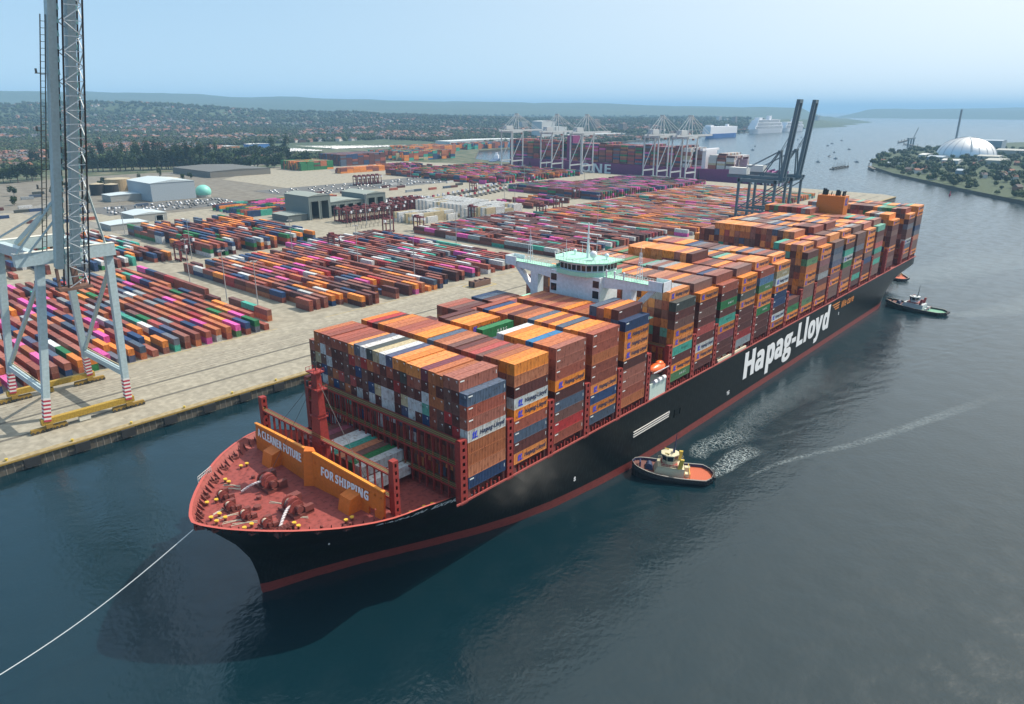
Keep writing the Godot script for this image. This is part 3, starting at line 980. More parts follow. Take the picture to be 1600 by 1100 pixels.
func build_bridge(ship: Node3D, white: Material, glass: Material, mint: Material, framered: Material) -> void:
	var br := Node3D.new()
	br.name = "bridge_house"
	ship.add_child(br, true)
	var b := MB.new()
	b.bx(78.0, 88.0, -10.2, 9.4, 19.4, 55.4)
	put(b.mesh(), "house", white, br)
	var list := []
	for y in [[6.6, 9.0], [-10.0, -7.6]]:
		for z in [[52.2, 54.4], [48.8, 51.2]]:
			list.append([78.0, y[0], y[1], z[0], z[1]])
	for q in [[7.4, 46.6], [5.0, 46.4], [2.4, 46.2], [-2.0, 46.2], [-5.0, 46.0], [7.8, 43.4], [6.0, 43.3], [4.2, 43.2]]:
		list.append([78.0, q[0] - 0.35, q[0] + 0.35, q[1], q[1] + 0.8])
	windows(br, list, glass, white)
	# wheelhouse: splayed front with a band of windows
	var wh := PackedVector2Array([Vector2(89, 8.2), Vector2(81.5, 8.2), Vector2(77.2, 4.6), Vector2(76.4, -0.4), Vector2(77.2, -5.4), Vector2(81.5, -9.0), Vector2(89, -9.0)])
	var deckp := PackedVector2Array()
	for p in wh: deckp.append(Vector2(83, -0.4) + (p - Vector2(83, -0.4)) * 1.16)
	b = MB.new()
	b.prism(deckp, 55.4, 55.8)
	put(b.mesh(), "navigation_deck", mint, br)
	b = MB.new()
	b.prism(wh, 55.8, 59.4)
	put(b.mesh(), "wheelhouse", white, br)
	for i in wh.size() - 1:
		var a := wh[i]
		var c := wh[i + 1]
		var n := int(maxf(1.0, round((c - a).length() / 1.9)))
		for k in n:
			var p := a.lerp(c, (k + 0.1) / n)
			var q := a.lerp(c, (k + 0.9) / n)
			var out := Vector2((c - a).y, -(c - a).x).normalized()
			if out.dot(p - Vector2(84, -0.4)) < 0: out = -out
			b = MB.new()
			var o := out * 0.06
			b.quad(V(p.x + o.x, p.y + o.y, 57.0), V(q.x + o.x, q.y + o.y, 57.0), V(q.x + o.x * 2.0, q.y + o.y * 2.0, 58.7), V(p.x + o.x * 2.0, p.y + o.y * 2.0, 58.7))
			b.quad(V(p.x - o.x, p.y - o.y, 57.0), V(q.x - o.x, q.y - o.y, 57.0), V(q.x - o.x, q.y - o.y, 58.7), V(p.x - o.x, p.y - o.y, 58.7))
			put(b.mesh(), "bridge_window", glass, br)
	var roof := PackedVector2Array()
	for p in wh: roof.append(Vector2(83, -0.4) + (p - Vector2(83, -0.4)) * 1.22)
	b = MB.new()
	b.prism(roof, 59.4, 59.75)
	put(b.mesh(), "monkey_island", mint, br)
	b = MB.new()
	for i in roof.size():
		var p := roof[i]
		var q := roof[(i + 1) % roof.size()]
		for h in [60.3, 60.8]: b.bar(V(p.x, p.y, h), V(q.x, q.y, h), 0.07, 0.07)
		var n := int((q - p).length() / 1.5) + 1
		for k in n:
			var s := p.lerp(q, float(k) / n)
			b.tube(V(s.x, s.y, 59.7), V(s.x, s.y, 60.8), 0.05, 0.05, 5)
	put(b.mesh(), "roof_rail", white, br)
	b = MB.new()
	for i in deckp.size() - 1:
		var p := deckp[i]
		var q := deckp[i + 1]
		b.quad(V(p.x, p.y, 55.8), V(q.x, q.y, 55.8), V(q.x, q.y, 56.8), V(p.x, p.y, 56.8))
	put(b.mesh(), "deck_bulwark", mint, br)
	# radar mast and domes
	var rm := Node3D.new()
	rm.name = "radar_mast"
	br.add_child(rm, true)
	b = MB.new()
	b.tube(V(84, -1, 59.7), V(84, -1, 71), 0.45, 0.2)
	b.bar(V(84, -4.0, 64.5), V(84, 2.0, 64.5), 0.2, 0.2)
	b.bar(V(84, -3.0, 67.5), V(84, 1.0, 67.5), 0.15, 0.15)
	b.bar(V(83, -2.6, 66.2), V(83, 0.6, 66.2), 0.3, 0.35)
	b.bar(V(85.5, -1, 59.7), V(84.1, -1, 66), 0.2, 0.2)
	put(b.mesh(), "mast_frame", white, rm)
	for p in [[82.0, -4.6, 61.6, 1.15], [86.0, -7.0, 61.0, 0.7], [86.0, 5.5, 61.0, 0.6], [80.5, 6.0, 60.8, 0.4]]:
		b = MB.new()
		b.tube(V(p[0], p[1], 59.7), V(p[0], p[1], p[2] - p[3] * 0.6), 0.22, 0.22, 6)
		b.ball(V(p[0], p[1], p[2]), Vector3.ONE * p[3], 12, 8)
		put(b.mesh(true), "satellite_dome", white, br)
	for p in [[79.0, 3.5, 62.8], [82.5, 6.5, 65.0], [87.5, -2.0, 66.0], [86.5, 3.0, 63.5], [80.0, -6.5, 63.0]]:
		b = MB.new()
		b.tube(V(p[0], p[1], 59.7), V(p[0], p[1], p[2]), 0.08, 0.05, 5)
		put(b.mesh(), "aerial", white, br)
	# wings on their struts
	for s in [-1.0, 1.0]:
		var c := -0.4
		var w := Node3D.new()
		w.name = "bridge_wing"
		br.add_child(w, true)
		b = MB.new()
		b.hexa([V(80.0, c + s * 9.6, 52.0), V(83.8, c + s * 9.6, 52.0), V(83.8, c + s * 30.4, 54.2), V(80.0, c + s * 30.4, 54.2), V(80.0, c + s * 9.6, 55.6), V(83.8, c + s * 9.6, 55.6), V(83.8, c + s * 30.4, 55.6), V(80.0, c + s * 30.4, 55.6)])
		put(b.mesh(), "beam", white, w)
		b = MB.new()
		b.bx(79.8, 84.0, c + s * 9.8, c + s * 30.5, 55.6, 55.75)
		put(b.mesh(), "wing_deck", mint, w)
		b = MB.new()
		b.bx(79.5, 79.75, c + s * 26.0, c + s * 31.0, 54.2, 57.1)
		b.bx(84.2, 84.45, c + s * 26.0, c + s * 31.0, 54.2, 57.1)
		b.bx(79.5, 84.45, c + s * 30.8, c + s * 31.0, 54.2, 57.1)
		b.bx(79.6, 84.4, c + s * 26.0, c + s * 30.8, 54.2, 54.5)
		put(b.mesh(), "wing_end", white, w)
		b = MB.new()
		for y in range(10, 27):
			for x in [79.9, 83.9]: b.tube(V(x, c + s * y, 55.7), V(x, c + s * y, 56.7), 0.05, 0.05, 5)
		for x in [79.9, 83.9]:
			for h in [56.2, 56.7]: b.bar(V(x, c + s * 10, h), V(x, c + s * 26, h), 0.07, 0.07)
		put(b.mesh(), "wing_rail", white, w)
		b = MB.new()
		b.hexa([V(80.2, c + s * 16.8, 19.4), V(83.2, c + s * 16.8, 19.4), V(83.2, c + s * 19.6, 19.4), V(80.2, c + s * 19.6, 19.4), V(80.2, c + s * 16.8, 53.4), V(83.2, c + s * 16.8, 53.4), V(83.2, c + s * 20.0, 53.4), V(80.2, c + s * 20.0, 53.4)])
		b.bar(V(81.6, c + s * 19.0, 46.0), V(81.6, c + s * 27.4, 54.4), 1.5, 1.5)
		put(b.mesh(), "strut", white, w)
		var mx: float = c + s * 21.5
		b = MB.new()
		for e in [[-0.7, -0.7], [0.7, -0.7], [0.7, 0.7], [-0.7, 0.7]]:
			b.tube(V(81.8 + e[0], mx + e[1], 55.7), V(81.8 + e[0] * 0.3, mx + e[1] * 0.3, 64.5), 0.1, 0.08, 5)
		for h in [57.5, 59.5, 61.5, 63.0]:
			var q: float = 0.7 - (h - 55.7) * 0.055
			for e in [[-q, -q, q, -q], [q, -q, q, q], [q, q, -q, q], [-q, q, -q, -q]]: b.bar(V(81.8 + e[0], mx + e[1], h), V(81.8 + e[2], mx + e[3], h), 0.08, 0.08)
		b.tube(V(81.8, mx, 64.3), V(81.8, mx, 67.0), 0.07, 0.05, 5)
		put(b.mesh(), "signal_mast", white, w)
	b = MB.new()
	b.bx(79.0, 88.0, 9.5, 24.0, 43.4, 43.7)
	b.bx(79.0, 88.0, -24.0, -10.3, 43.4, 43.7)
	put(b.mesh(), "side_deck", mint, br)
	for p in [[78.8, -12.0], [78.8, -15.0], [79.2, -18.0]]:
		b = MB.new()
		b.tube(V(p[0], p[1], 55.7), V(p[0], p[1], 58.0), 0.25, 0.25, 8)
		b.ball(V(p[0], p[1], 58.0), Vector3.ONE * 0.4, 8, 5)
		put(b.mesh(), "ventilator", white, br)

const PAL := {
	"d": [Vector3(0.112, 0.028, 0.023), "dark maroon"], "r": [Vector3(0.33, 0.082, 0.048), "red-brown"], "b": [Vector3(0.24, 0.064, 0.04), "brown"],
	"a": [Vector3(0.47, 0.145, 0.05), "rust-orange"], "o": [Vector3(0.80, 0.26, 0.035), "orange"], "O": [Vector3(0.80, 0.25, 0.028), "orange lettered"],
	"s": [Vector3(0.075, 0.11, 0.17), "slate"], "n": [Vector3(0.018, 0.052, 0.15), "navy"], "B": [Vector3(0.025, 0.17, 0.36), "bright blue"],
	"w": [Vector3(0.60, 0.62, 0.62), "white"], "W": [Vector3(0.58, 0.61, 0.60), "white lettered"], "c": [Vector3(0.52, 0.44, 0.27), "cream"],
	"g": [Vector3(0.02, 0.19, 0.055), "green"], "t": [Vector3(0.06, 0.38, 0.29), "teal"], "k": [Vector3(0.05, 0.06, 0.055), "charcoal"],
	"y": [Vector3(0.28, 0.31, 0.33), "grey"], "R": [Vector3(0.42, 0.03, 0.03), "bright red"], "m": [Vector3(0.21, 0.045, 0.07), "plum"], "p": [Vector3(0.72, 0.10, 0.40), "pink"],
}
var box_mesh: ArrayMesh
var box_cheap: ArrayMesh
var box_short: ArrayMesh
var name_mesh: ArrayMesh
var mark_mesh: ArrayMesh
var emblem_mesh: ArrayMesh
var dots_mesh: TextMesh

func cm(ch: String) -> StandardMaterial3D:   # a few tones of each paint: fresher, plain, faded, dirtier
	var k := rng.randi() % 4
	var c: Vector3 = PAL[ch][0]
	if k == 1: c = c * 0.8
	elif k == 2: c = c.lerp(Vector3(0.55, 0.4, 0.32), 0.12)
	elif k == 3: c = c * 1.1
	return stretched(mat("container_%s_%d" % [PAL[ch][1].replace(" ", "_"), k], c, 0.55, 0.0, "worn", 7.3), 6.5 + k, 17.0)

func container_mesh(L: float, ribs: int) -> ArrayMesh:
	var b := MB.new()
	var W := CW
	var H := CH - 0.03
	var x0 := -L / 2
	var x1 := L / 2
	var p := 0.15
	for sx in [x0 + p / 2, x1 - p / 2]:
		for sz in [-W / 2 + p / 2, W / 2 - p / 2]: b.box(Vector3(sx, H / 2, sz), Vector3(p, H, p))
	for sz in [-W / 2 + 0.06, W / 2 - 0.06]:
		b.box(Vector3(0, H - 0.07, sz), Vector3(L - 2 * p, 0.14, 0.12))
		b.box(Vector3(0, 0.08, sz), Vector3(L - 2 * p, 0.16, 0.12))
	for sx in [x0 + 0.06, x1 - 0.06]:
		b.box(Vector3(sx, H - 0.06, 0), Vector3(0.12, 0.12, W - 2 * p))
		b.box(Vector3(sx, 0.08, 0), Vector3(0.12, 0.16, W - 2 * p))
	# corrugated long sides
	var step := (L - 2 * p) / ribs
	for s in [-1.0, 1.0]:
		var zo: float = s * (W / 2 - 0.012)
		var zi: float = s * (W / 2 - 0.055)
		for i in ribs:
			var a := x0 + p + i * step
			var q := [[a, zo], [a + step * 0.36, zo], [a + step * 0.5, zi], [a + step * 0.86, zi], [a + step, zo]]
			for k in 4:
				b.quad(Vector3(q[k][0], 0.16, q[k][1]), Vector3(q[k + 1][0], 0.16, q[k + 1][1]), Vector3(q[k + 1][0], H - 0.14, q[k + 1][1]), Vector3(q[k][0], H - 0.14, q[k][1]))
	# roof with cross ribs
	var n := int(ribs / 2.0)
	step = (L - 0.24) / n
	for i in n:
		var a := x0 + 0.12 + i * step
		for q in [[a, H - 0.02, a + step * 0.42, H - 0.02], [a + step * 0.42, H - 0.02, a + step * 0.5, H - 0.045], [a + step * 0.5, H - 0.045, a + step * 0.92, H - 0.045], [a + step * 0.92, H - 0.045, a + step, H - 0.02]]:
			b.quad(Vector3(q[0], q[1], -W / 2 + 0.12), Vector3(q[2], q[3], -W / 2 + 0.12), Vector3(q[2], q[3], W / 2 - 0.12), Vector3(q[0], q[1], W / 2 - 0.12))
	# blank end (forward) and door end (aft) with two leaves and lock rods
	for i in 6:
		var z := -W / 2 + p + i * (W - 2 * p) / 6.0
		var e := (W - 2 * p) / 6.0
		b.quad(Vector3(x0 + 0.03, 0.16, z), Vector3(x0 + 0.03, 0.16, z + e * 0.6), Vector3(x0 + 0.03, H - 0.12, z + e * 0.6), Vector3(x0 + 0.03, H - 0.12, z))
		b.quad(Vector3(x0 + 0.07, 0.16, z + e * 0.6), Vector3(x0 + 0.07, 0.16, z + e), Vector3(x0 + 0.07, H - 0.12, z + e), Vector3(x0 + 0.07, H - 0.12, z + e * 0.6))
	for s in [-1.0, 1.0]:
		b.box(Vector3(x1 - 0.07, H / 2, s * (W / 4 - 0.04)), Vector3(0.06, H - 0.3, W / 2 - p - 0.03))
		for e in [0.3, 0.75]: b.box(Vector3(x1 - 0.02, H / 2, s * e), Vector3(0.04, H - 0.2, 0.05))
	return b.mesh()

func cheap_mesh(L: float) -> ArrayMesh:
	var b := MB.new()
	var W := CW
	var H := CH - 0.03
	for sx in [-L / 2 + 0.07, L / 2 - 0.07]:
		for sz in [-W / 2 + 0.07, W / 2 - 0.07]: b.box(Vector3(sx, H / 2, sz), Vector3(0.14, H, 0.14))
	b.box(Vector3(0, H / 2, 0), Vector3(L - 0.1, H - 0.02, W - 0.08))
	for sz in [-W / 2 + 0.05, W / 2 - 0.05]: b.box(Vector3(0, H - 0.06, sz), Vector3(L - 0.28, 0.12, 0.1))
	return b.mesh()

func container(ch: String, at: Vector3, label: String, group: String, face := true, yaw := 0.0, sy := 1.0, called := "shipping_container") -> Node3D:
	var o := MeshInstance3D.new()
	o.mesh = box_mesh
	o.material_override = cm(ch)
	o.name = numbered(called)
	o.transform = Transform3D(Basis(Vector3.UP, yaw) * Basis.from_scale(Vector3(1, sy, 1)), at)
	add_child(o)
	tag(o, label, "container", group)
	if face:
		if ch == "O" or ch == "W": brand(o)
		elif ch == "g" or ch == "c" or ch == "t": put(dots_mesh, "lettering", mat("print_white", Vector3(0.7, 0.72, 0.7), 0.6) if ch != "t" else mat("print_black", Vector3(0.02, 0.02, 0.025), 0.6), o, Transform3D(Basis(), Vector3(1.5, CH * 0.5, CW / 2 + 0.01)))
		elif ch in ["n", "s", "k", "d", "r", "R"]: put(mark_mesh, "side_mark", mat("print_white", Vector3(0.7, 0.72, 0.7), 0.6), o)
	return o

func brand(o: Node3D) -> void:
	put(name_mesh, "lettering", mat("print_navy", Vector3(0.02, 0.025, 0.07), 0.6), o, Transform3D(Basis(Vector3(1.0, 0, 0), Vector3(0.16, 1, 0), Vector3(0, 0, 1)), Vector3(1.7, CH * 0.5, CW / 2 + 0.01)))
	put(emblem_mesh, "emblem", mat("print_blue", Vector3(0.03, 0.05, 0.5), 0.6), o, Transform3D(Basis(), Vector3(-4.9, 0.55, CW / 2 + 0.015)))

func col_y(c: float) -> float:
	return 30.24 - (c + 0.5) * CP

func tiers_of(bay: int, c: int) -> int:   # bay 1..22
	match bay:
		1: return 8 if c == 0 or c == 23 else 9
		2: return 8 if c == 0 else 9
		3: return 7 if c < 7 else (8 if c in [12, 14, 15] else 9)
		4: return 8 if c < 7 else 9
		5: return 8 if c < 8 else (10 if c >= 19 and c <= 22 else 9)
		9: return 9 if c == 23 or c == 0 else (11 if c >= 5 and c <= 15 else 10)
		12: return 3 if c > 14 else 7
		13: return 9 if c == 23 else (10 if c >= 18 else 7)
		14: return 9 if c == 23 or c == 0 else (11 if c >= 4 and c <= 18 else 10)
		15, 16: return 9 if c == 23 else (11 if c >= 4 and c < 20 else 10)
		19: return 9 if c == 23 else (11 if c < 10 else 10)
		20: return 9 if c == 23 or (c > 5 and c < 18) else 10
		22: return 10 if c > 1 else 9
	return 9 if c == 23 or c == 0 else 10

const TOPS := ["rarbrrroswkcwnoooomaarrs", "doRdoaarraoosaaddrRdraoo", "ddrrdddddooOrgsrwoooBaar", "rrddrdrrnoradaasorosooar", "nsdramadarararaoraasrodn"]
const SIDES := ["naaaWrrs", "OdsrOWdaO", "rRdsdOrrr", "sOnOrrarr", "arrrdOOOn", "gOdtOOddk", "dOWdRdddO", "ddmOtdgdr", "yRdddOkOO", "dddgOOgBr", "OWdnnOWcO", "Ogd", "OgddOOagd", "OdadydmOO", "ddOmOnssd", "OOddgWtdO", "dtdOOdsdd", "OddndOOOO", "ddtdtRddt", "dddOddddO", "dOsWddsdO", "OddasnddO"]
const FACE := ["ddddndtddddwnwndnddrddda", "nnwandadwdwdwwdnwdnrddRW", "ddndaRdRddncwwdcwwtrdRdd", "dcdwddddndddddRdddwaaddd", "rawrdddRrRardrdkrrdadddn"]

func face_char(tier: int, c: int) -> String:   # tier 4..8 of the foremost stack
	return FACE[tier - 4][c]

func pick(weights: String) -> String:
	return weights[rng.randi() % weights.length()]

func build_ship_containers() -> void:
	box_mesh = container_mesh(CL, 24)
	box_cheap = cheap_mesh(CL)
	box_short = cheap_mesh(6.1)
	name_mesh = heavy("Hapag-Lloyd", 1.4, 0.01, 0.025)
	dots_mesh = words("U  A  S  C", 1.0, 0.01)
	var b := MB.new()
	b.box(Vector3(-CL / 2 + 1.1, CH - 0.62, CW / 2), Vector3(1.3, 0.3, 0.02))
	b.box(Vector3(CL / 2 - 0.5, CH * 0.55, CW / 2), Vector3(0.16, 0.9, 0.02))
	mark_mesh = b.mesh()
	b = MB.new()
	emblem(b, Transform3D.IDENTITY, 1.75)
	emblem_mesh = b.mesh()
	b = MB.new()
	b.box(Vector3(-CL / 2 - 0.005, CH - 0.6, 0.55), Vector3(0.03, 0.2, 0.42))
	b.box(Vector3(-CL / 2 - 0.005, CH - 0.9, 0.65), Vector3(0.03, 0.1, 0.22))
	var end_mark := b.mesh()
	rng.seed = 21
	var xf := []
	var cols := []
	var letters := MB.new()
	var blue := MB.new()
	var W_BROWN := "dddrrbbadddrRsnOoowd"
	var W_MIX := "ooooodddrrddaaddrrbsntgrRyooodbbaor"
	for bi in BX.size():
		var bay: int = bi + 1
		var where: String = "foremost stack" if bay == 1 else ORD[bay] + " stack from the bow"
		for c in 24:
			var n := tiers_of(bay, c)
			var sy: float = 1.0 if c > 20 else [1.0, 0.992, 0.985, 1.0][int(c / 4.0 + bay) % 4]
			for t in n:
				var ch := pick(W_BROWN if bay < 6 else W_MIX)
				if ch == "O" or ch == "W": ch = "o"
				if c == 23:
					var sd: String = SIDES[bi].replace(" ", "")
					ch = sd[mini(t, sd.length() - 1)]
				elif bay == 1 and t >= 3 and t <= 7: ch = face_char(t + 1, c)
				if t == n - 1 and bay <= 5: ch = TOPS[bi][c]
				if bay == 5 and c == 22 and t == n - 1: ch = "d"
				if bay >= 6 and t == n - 1 and c == 22 and bay in [6, 10, 11, 13, 16]: ch = "O"
				if bay == 9 and c == 15 and t == n - 1: ch = "d"
				if bay == 9 and c < 11 and c >= 5 and t >= 9: ch = "o"
				var at := V(BX[bi] + CL / 2, col_y(c), Z0 + t * CH * sy)
				var own := false
				if bay == 1: own = t >= 4 or c == 23
				elif bay <= 5: own = t == n - 1 or c == 23
				elif bay <= 11: own = c == 23
				if own:
					var label: String
					if c == 23:
						label = "%s container, %s tier up, outer column, %s" % [PAL[ch][1], ORD[t + 1], where]
					elif bay == 1 and t < n - 1:
						label = "%s container, %s tier up, %s column from the water side, foremost stack" % [PAL[ch][1], ORD[t + 1], ORD[24 - c]]
					else:
						label = "%s container on top, %s column from the water side, %s" % [PAL[ch][1], ORD[24 - c], where]
					var o := container(ch, at, label, "containers stacked on the big ship", c == 23 or (c < 23 and tiers_of(bay, c + 1) <= t), 0.0, sy)
					if bay == 1: put(end_mark, "end_mark", mat("print_white", Vector3(0.7, 0.72, 0.7), 0.6), o)
				else:
					xf.append(Transform3D(Basis.from_scale(Vector3(1, sy, 1)), at))
					var v: Vector3 = PAL[ch][0].lerp(Vector3(0.5, 0.4, 0.34), 0.16 * float(rng.randi() % 2)) * rng.randf_range(0.8, 1.12)
					cols.append(Color(v.x, v.y, v.z))
					if ch == "O" or ch == "W":
						letters.add(name_mesh, Transform3D(Basis(Vector3(1, 0, 0), Vector3(0.16, 1, 0), Vector3(0, 0, 1)), at + Vector3(1.7, CH * 0.5, CW / 2 + 0.01)))
						blue.add(emblem_mesh, Transform3D(Basis(), at + Vector3(-4.9, 0.55, CW / 2 + 0.015)))
					elif c == 23 and ch == "g":
						letters.add(dots_mesh, Transform3D(Basis(), at + Vector3(1.5, CH * 0.5, CW / 2 + 0.01)))
	# low stack in front of the foremost bay, standing on the deck behind the forward lashing bridge
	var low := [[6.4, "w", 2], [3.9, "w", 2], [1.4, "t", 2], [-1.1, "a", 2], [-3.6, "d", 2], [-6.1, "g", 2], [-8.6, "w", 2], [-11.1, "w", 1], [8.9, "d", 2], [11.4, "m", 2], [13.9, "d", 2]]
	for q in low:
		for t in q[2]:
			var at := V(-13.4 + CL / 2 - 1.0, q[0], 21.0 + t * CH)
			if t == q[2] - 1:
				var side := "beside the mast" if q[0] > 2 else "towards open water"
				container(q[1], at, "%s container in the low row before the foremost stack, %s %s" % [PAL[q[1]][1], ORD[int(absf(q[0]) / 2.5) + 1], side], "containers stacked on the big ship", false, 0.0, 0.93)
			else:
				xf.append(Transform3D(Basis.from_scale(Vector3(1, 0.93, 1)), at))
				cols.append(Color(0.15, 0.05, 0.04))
	var m := stretched(mat("containers_mixed", Vector3(1, 1, 1), 0.55, 0.0, "worn", 7.3), 7.0, 17.0)
	m.vertex_color_use_as_albedo = true
	m.vertex_color_is_srgb = false
	var rest := many("container_stacks", box_cheap, m, xf, cols)
	setting(rest, "stuff", "the further stacks of containers aboard the big ship")
	var l := put(letters.mesh(), "lettering", mat("print_navy", Vector3(0.02, 0.025, 0.07), 0.6), rest)
	l.set_meta("kind", "stuff")
	var e := put(blue.mesh(), "emblem", mat("print_blue", Vector3(0.03, 0.05, 0.5), 0.6), rest)
	e.set_meta("kind", "stuff")

# --- the yard -----------------------------------------------------------------
func build_yard() -> void:
	rng.seed = 99
	var Y_A := "rrrrraaabbbbrraarrdppposssnnnwRotgy"
	var Y_B := "ddddbbrrrbbaapposnnwrRdboard"
	var Y_C := "dddddrrmpwwynsRbrtddrb"
	var Y_D := "rraowyaatprsaorgrbb"
	var list := []   # candidates: distance, char, at, row, place, tier, block, top tier
	var blocks := [
		["the crane block", -96.0, 67.0, 4.75, 171.0, 341.0, 2, 1.0, Y_A], ["the lamp-post row", 74.5, 75.0, 4.75, 170.4, 343.0, 2, 0.97, "dddrbbasnRtp"],
		["the middle block", 98.6, 180.0, 4.75, 171.0, 330.0, 2, 0.9, Y_B], ["the rear block", 184.0, 268.0, 4.75, 177.0, 352.0, 2, 0.9, Y_C],
		["", 300.0, 432.0, 4.75, 165.0, 335.0, 2, 0.9, Y_C], ["", 442.0, 612.0, 4.6, 152.0, 330.0, 2, 0.9, Y_D], ["", 622.0, 800.0, 4.4, 175.0, 335.0, 2, 0.95, Y_D],
		["", 55.0, 110.0, 4.75, 368.0, 520.0, 2, 0.92, "ddrboasngwyt"], ["", 132.0, 222.0, 5.6, 357.0, 505.0, 3, 0.85, "oobdrrgnnsrwb"], ["", -330.0, -100.0, 6.5, 190.0, 420.0, 2, 0.7, Y_B],
		["", -120.0, 40.0, 6.0, 380.0, 560.0, 2, 0.6, Y_B], ["", 600.0, 690.0, 4.8, 352.0, 500.0, 3, 0.95, "dddmmpprrnsg"], ["", 700.0, 860.0, 4.8, 350.0, 480.0, 2, 0.9, "dddmpprnsg"],
		["", 640.0, 850.0, 6.5, 560.0, 800.0, 3, 0.8, "rrdddRnsoagpt"], ["", 470.0, 560.0, 9.0, 360.0, 420.0, 2, 0.7, Y_B], ["", 700.0, 800.0, 9.0, 850.0, 940.0, 2, 0.8, Y_B]]
	for bl in blocks:
		var x: float = bl[1]
		var row := 1
		while x <= bl[2]:
			var y: float = bl[4] + rng.randf_range(0, 0.7)
			if bl[6] == 2 and rng.randf() < 0.3 and bl[0] != "the crane block": y += 13.0
			var place := 1
			while y + CL < bl[5]:
				if rng.randf() < bl[7]:
					var n: int = bl[6] if rng.randf() < 0.9 else bl[6] - 1
					for t in n:
						var ch := pick(bl[8])
						var at := V(x, y + CL / 2, 4.01 + t * CH)
						list.append([at.distance_to(V(-101, -133, 105)) - (0.0 if t == n - 1 else (0.0 if place == 1 else 120.0)), ch, at, row, place, t, bl[0], n])
				y += CL + 0.35
				place += 1
			x += bl[3]
			row += 1
	# stacked blocks whose boxes lie along the quay instead
	var cross := [[250.0, 402.0, 520.0, 600.0, 7.0, 2, 0.85, "ddrroopnnstgb"], [585.0, 660.0, 950.0, 1010.0, 2.6, 5, 1.0, "gggggrdaog"], [690.0, 800.0, 985.0, 1050.0, 2.6, 7, 1.0, "dddddnsrb"], [600.0, 690.0, 860.0, 875.0, 2.6, 3, 1.0, "ooroab"],
		[860.0, 1010.0, 1010.0, 1130.0, 6.0, 6, 0.8, "ooarrtgnBdc"], [1050.0, 1200.0, 1190.0, 1290.0, 6.0, 5, 0.9, "ooaardot"], [1250.0, 1420.0, 1220.0, 1300.0, 6.0, 5, 0.8, "rradoBnt"], [392.0, 452.0, 338.0, 440.0, 5.6, 4, 0.96, "wwwwwwc"], [330.0, 392.0, 366.0, 400.0, 5.2, 3, 0.7, "wwwcc"]]
	cross.append([-320.0, 230.0, 610.0, 900.0, 17.0, 1, 0.1, "ddrrwwnsyk"])
	cross.append([380.0, 640.0, 560.0, 660.0, 16.0, 1, 0.14, "ddrrwwnsyk"])
	var xf := []
	var cols := []
	for q in cross:
		var y: float = q[2]
		while y < q[3]:
			var x: float = q[0]
			while x + CL < q[1]:
				if rng.randf() < q[6]:
					var n: int = q[5] - (1 if rng.randf() < 0.2 else 0)
					var ch := pick(q[7])
					for t in n:
						if rng.randf() < 0.4: ch = pick(q[7])
						var v: Vector3 = PAL[ch][0] * rng.randf_range(0.85, 1.1)
						xf.append(Transform3D(Basis(), V(x + CL / 2, y, 4.01 + t * CH)))
						cols.append(Color(v.x, v.y, v.z))
				x += CL + 0.3
			y += q[4]
	list.sort_custom(func(a, b): return a[0] < b[0])
	var turn := Basis(Vector3.UP, PI / 2)
	var made := 0
	for i in list.size():
		var e: Array = list[i]
		if made < 300 and e[6] != "" and in_view(e[2]) and (e[5] == e[7] - 1 or e[4] == 1):
			made += 1
			var label := "%s container, %s tier, %s from the quay, %s row, %s" % [PAL[e[1]][1].replace(" lettered", ""), "top" if e[5] == e[7] - 1 else "bottom", ORD[e[4]], ORD[e[3]], e[6]]
			container(e[1], e[2], label, "containers stacked in the yard", false, PI / 2, 1.0, "yard_container")
		else:
			var v: Vector3 = PAL[e[1]][0] * rng.randf_range(0.85, 1.12)
			xf.append(Transform3D(turn, e[2]))
			cols.append(Color(v.x, v.y, v.z))
	var rest := many("yard_stacks", box_cheap, mat("containers_mixed"), xf, cols)
	setting(rest, "stuff", "rows of stacked containers filling the terminal yard")

func in_view(p: Vector3) -> bool:
	var c: Camera3D = get_node("camera")
	var q := c.transform.affine_inverse() * p
	if q.z > -1.0: return false
	var t := tan(deg_to_rad(c.fov) / 2)
	return absf(q.y / q.z) < t * 1.02 and absf(q.x / q.z) < t * 1600.0 / 1100.0 * 1.02

# Ship-to-shore crane. o: rail corner (X, Y of the water-side leg line), parts placed in world axes
func build_cranes() -> void:
	var steel := mat("crane_grey", Vector3(0.44, 0.54, 0.56), 0.5, 0.0, "faint", 8.0)
	var darkst := mat("crane_blue_grey", Vector3(0.10, 0.14, 0.17), 0.55, 0.0, "faint", 8.0)
	var palest := mat("crane_white", Vector3(0.5, 0.52, 0.53), 0.5, 0.0, "faint", 8.0)
	var yellow := mat("crane_yellow", Vector3(0.42, 0.27, 0.03), 0.6, 0.0, "grime", 4.0)
	near_crane(steel, yellow)
	for q in [[550.0, "first"], [587.0, "second"]]:
		far_crane(q[0], 122.0, 1.0, true, darkst, "dark blue-grey quay crane with raised boom, the %s behind the ship's stern" % ("nearer" if q[1] == "first" else "farther"))
	var k := 1
	for q in [[903.0, 745.0], [900.0, 652.0], [898.0, 588.0], [894.0, 446.0], [892.0, 398.0]]:
		far_crane(q[0], q[1], 1.0, false, palest, "white quay crane with lowered boom over the magenta ship, %s from the left" % ORD[k])
		k += 1

func leg(root: Node3D, a: Vector3, b: Vector3, w: float, m: Material, w2 := -1.0) -> void:
	var t := MB.new()
	t.bar(a, b, w, w, w2, w2)
	put(t.mesh(), "leg", m, root)

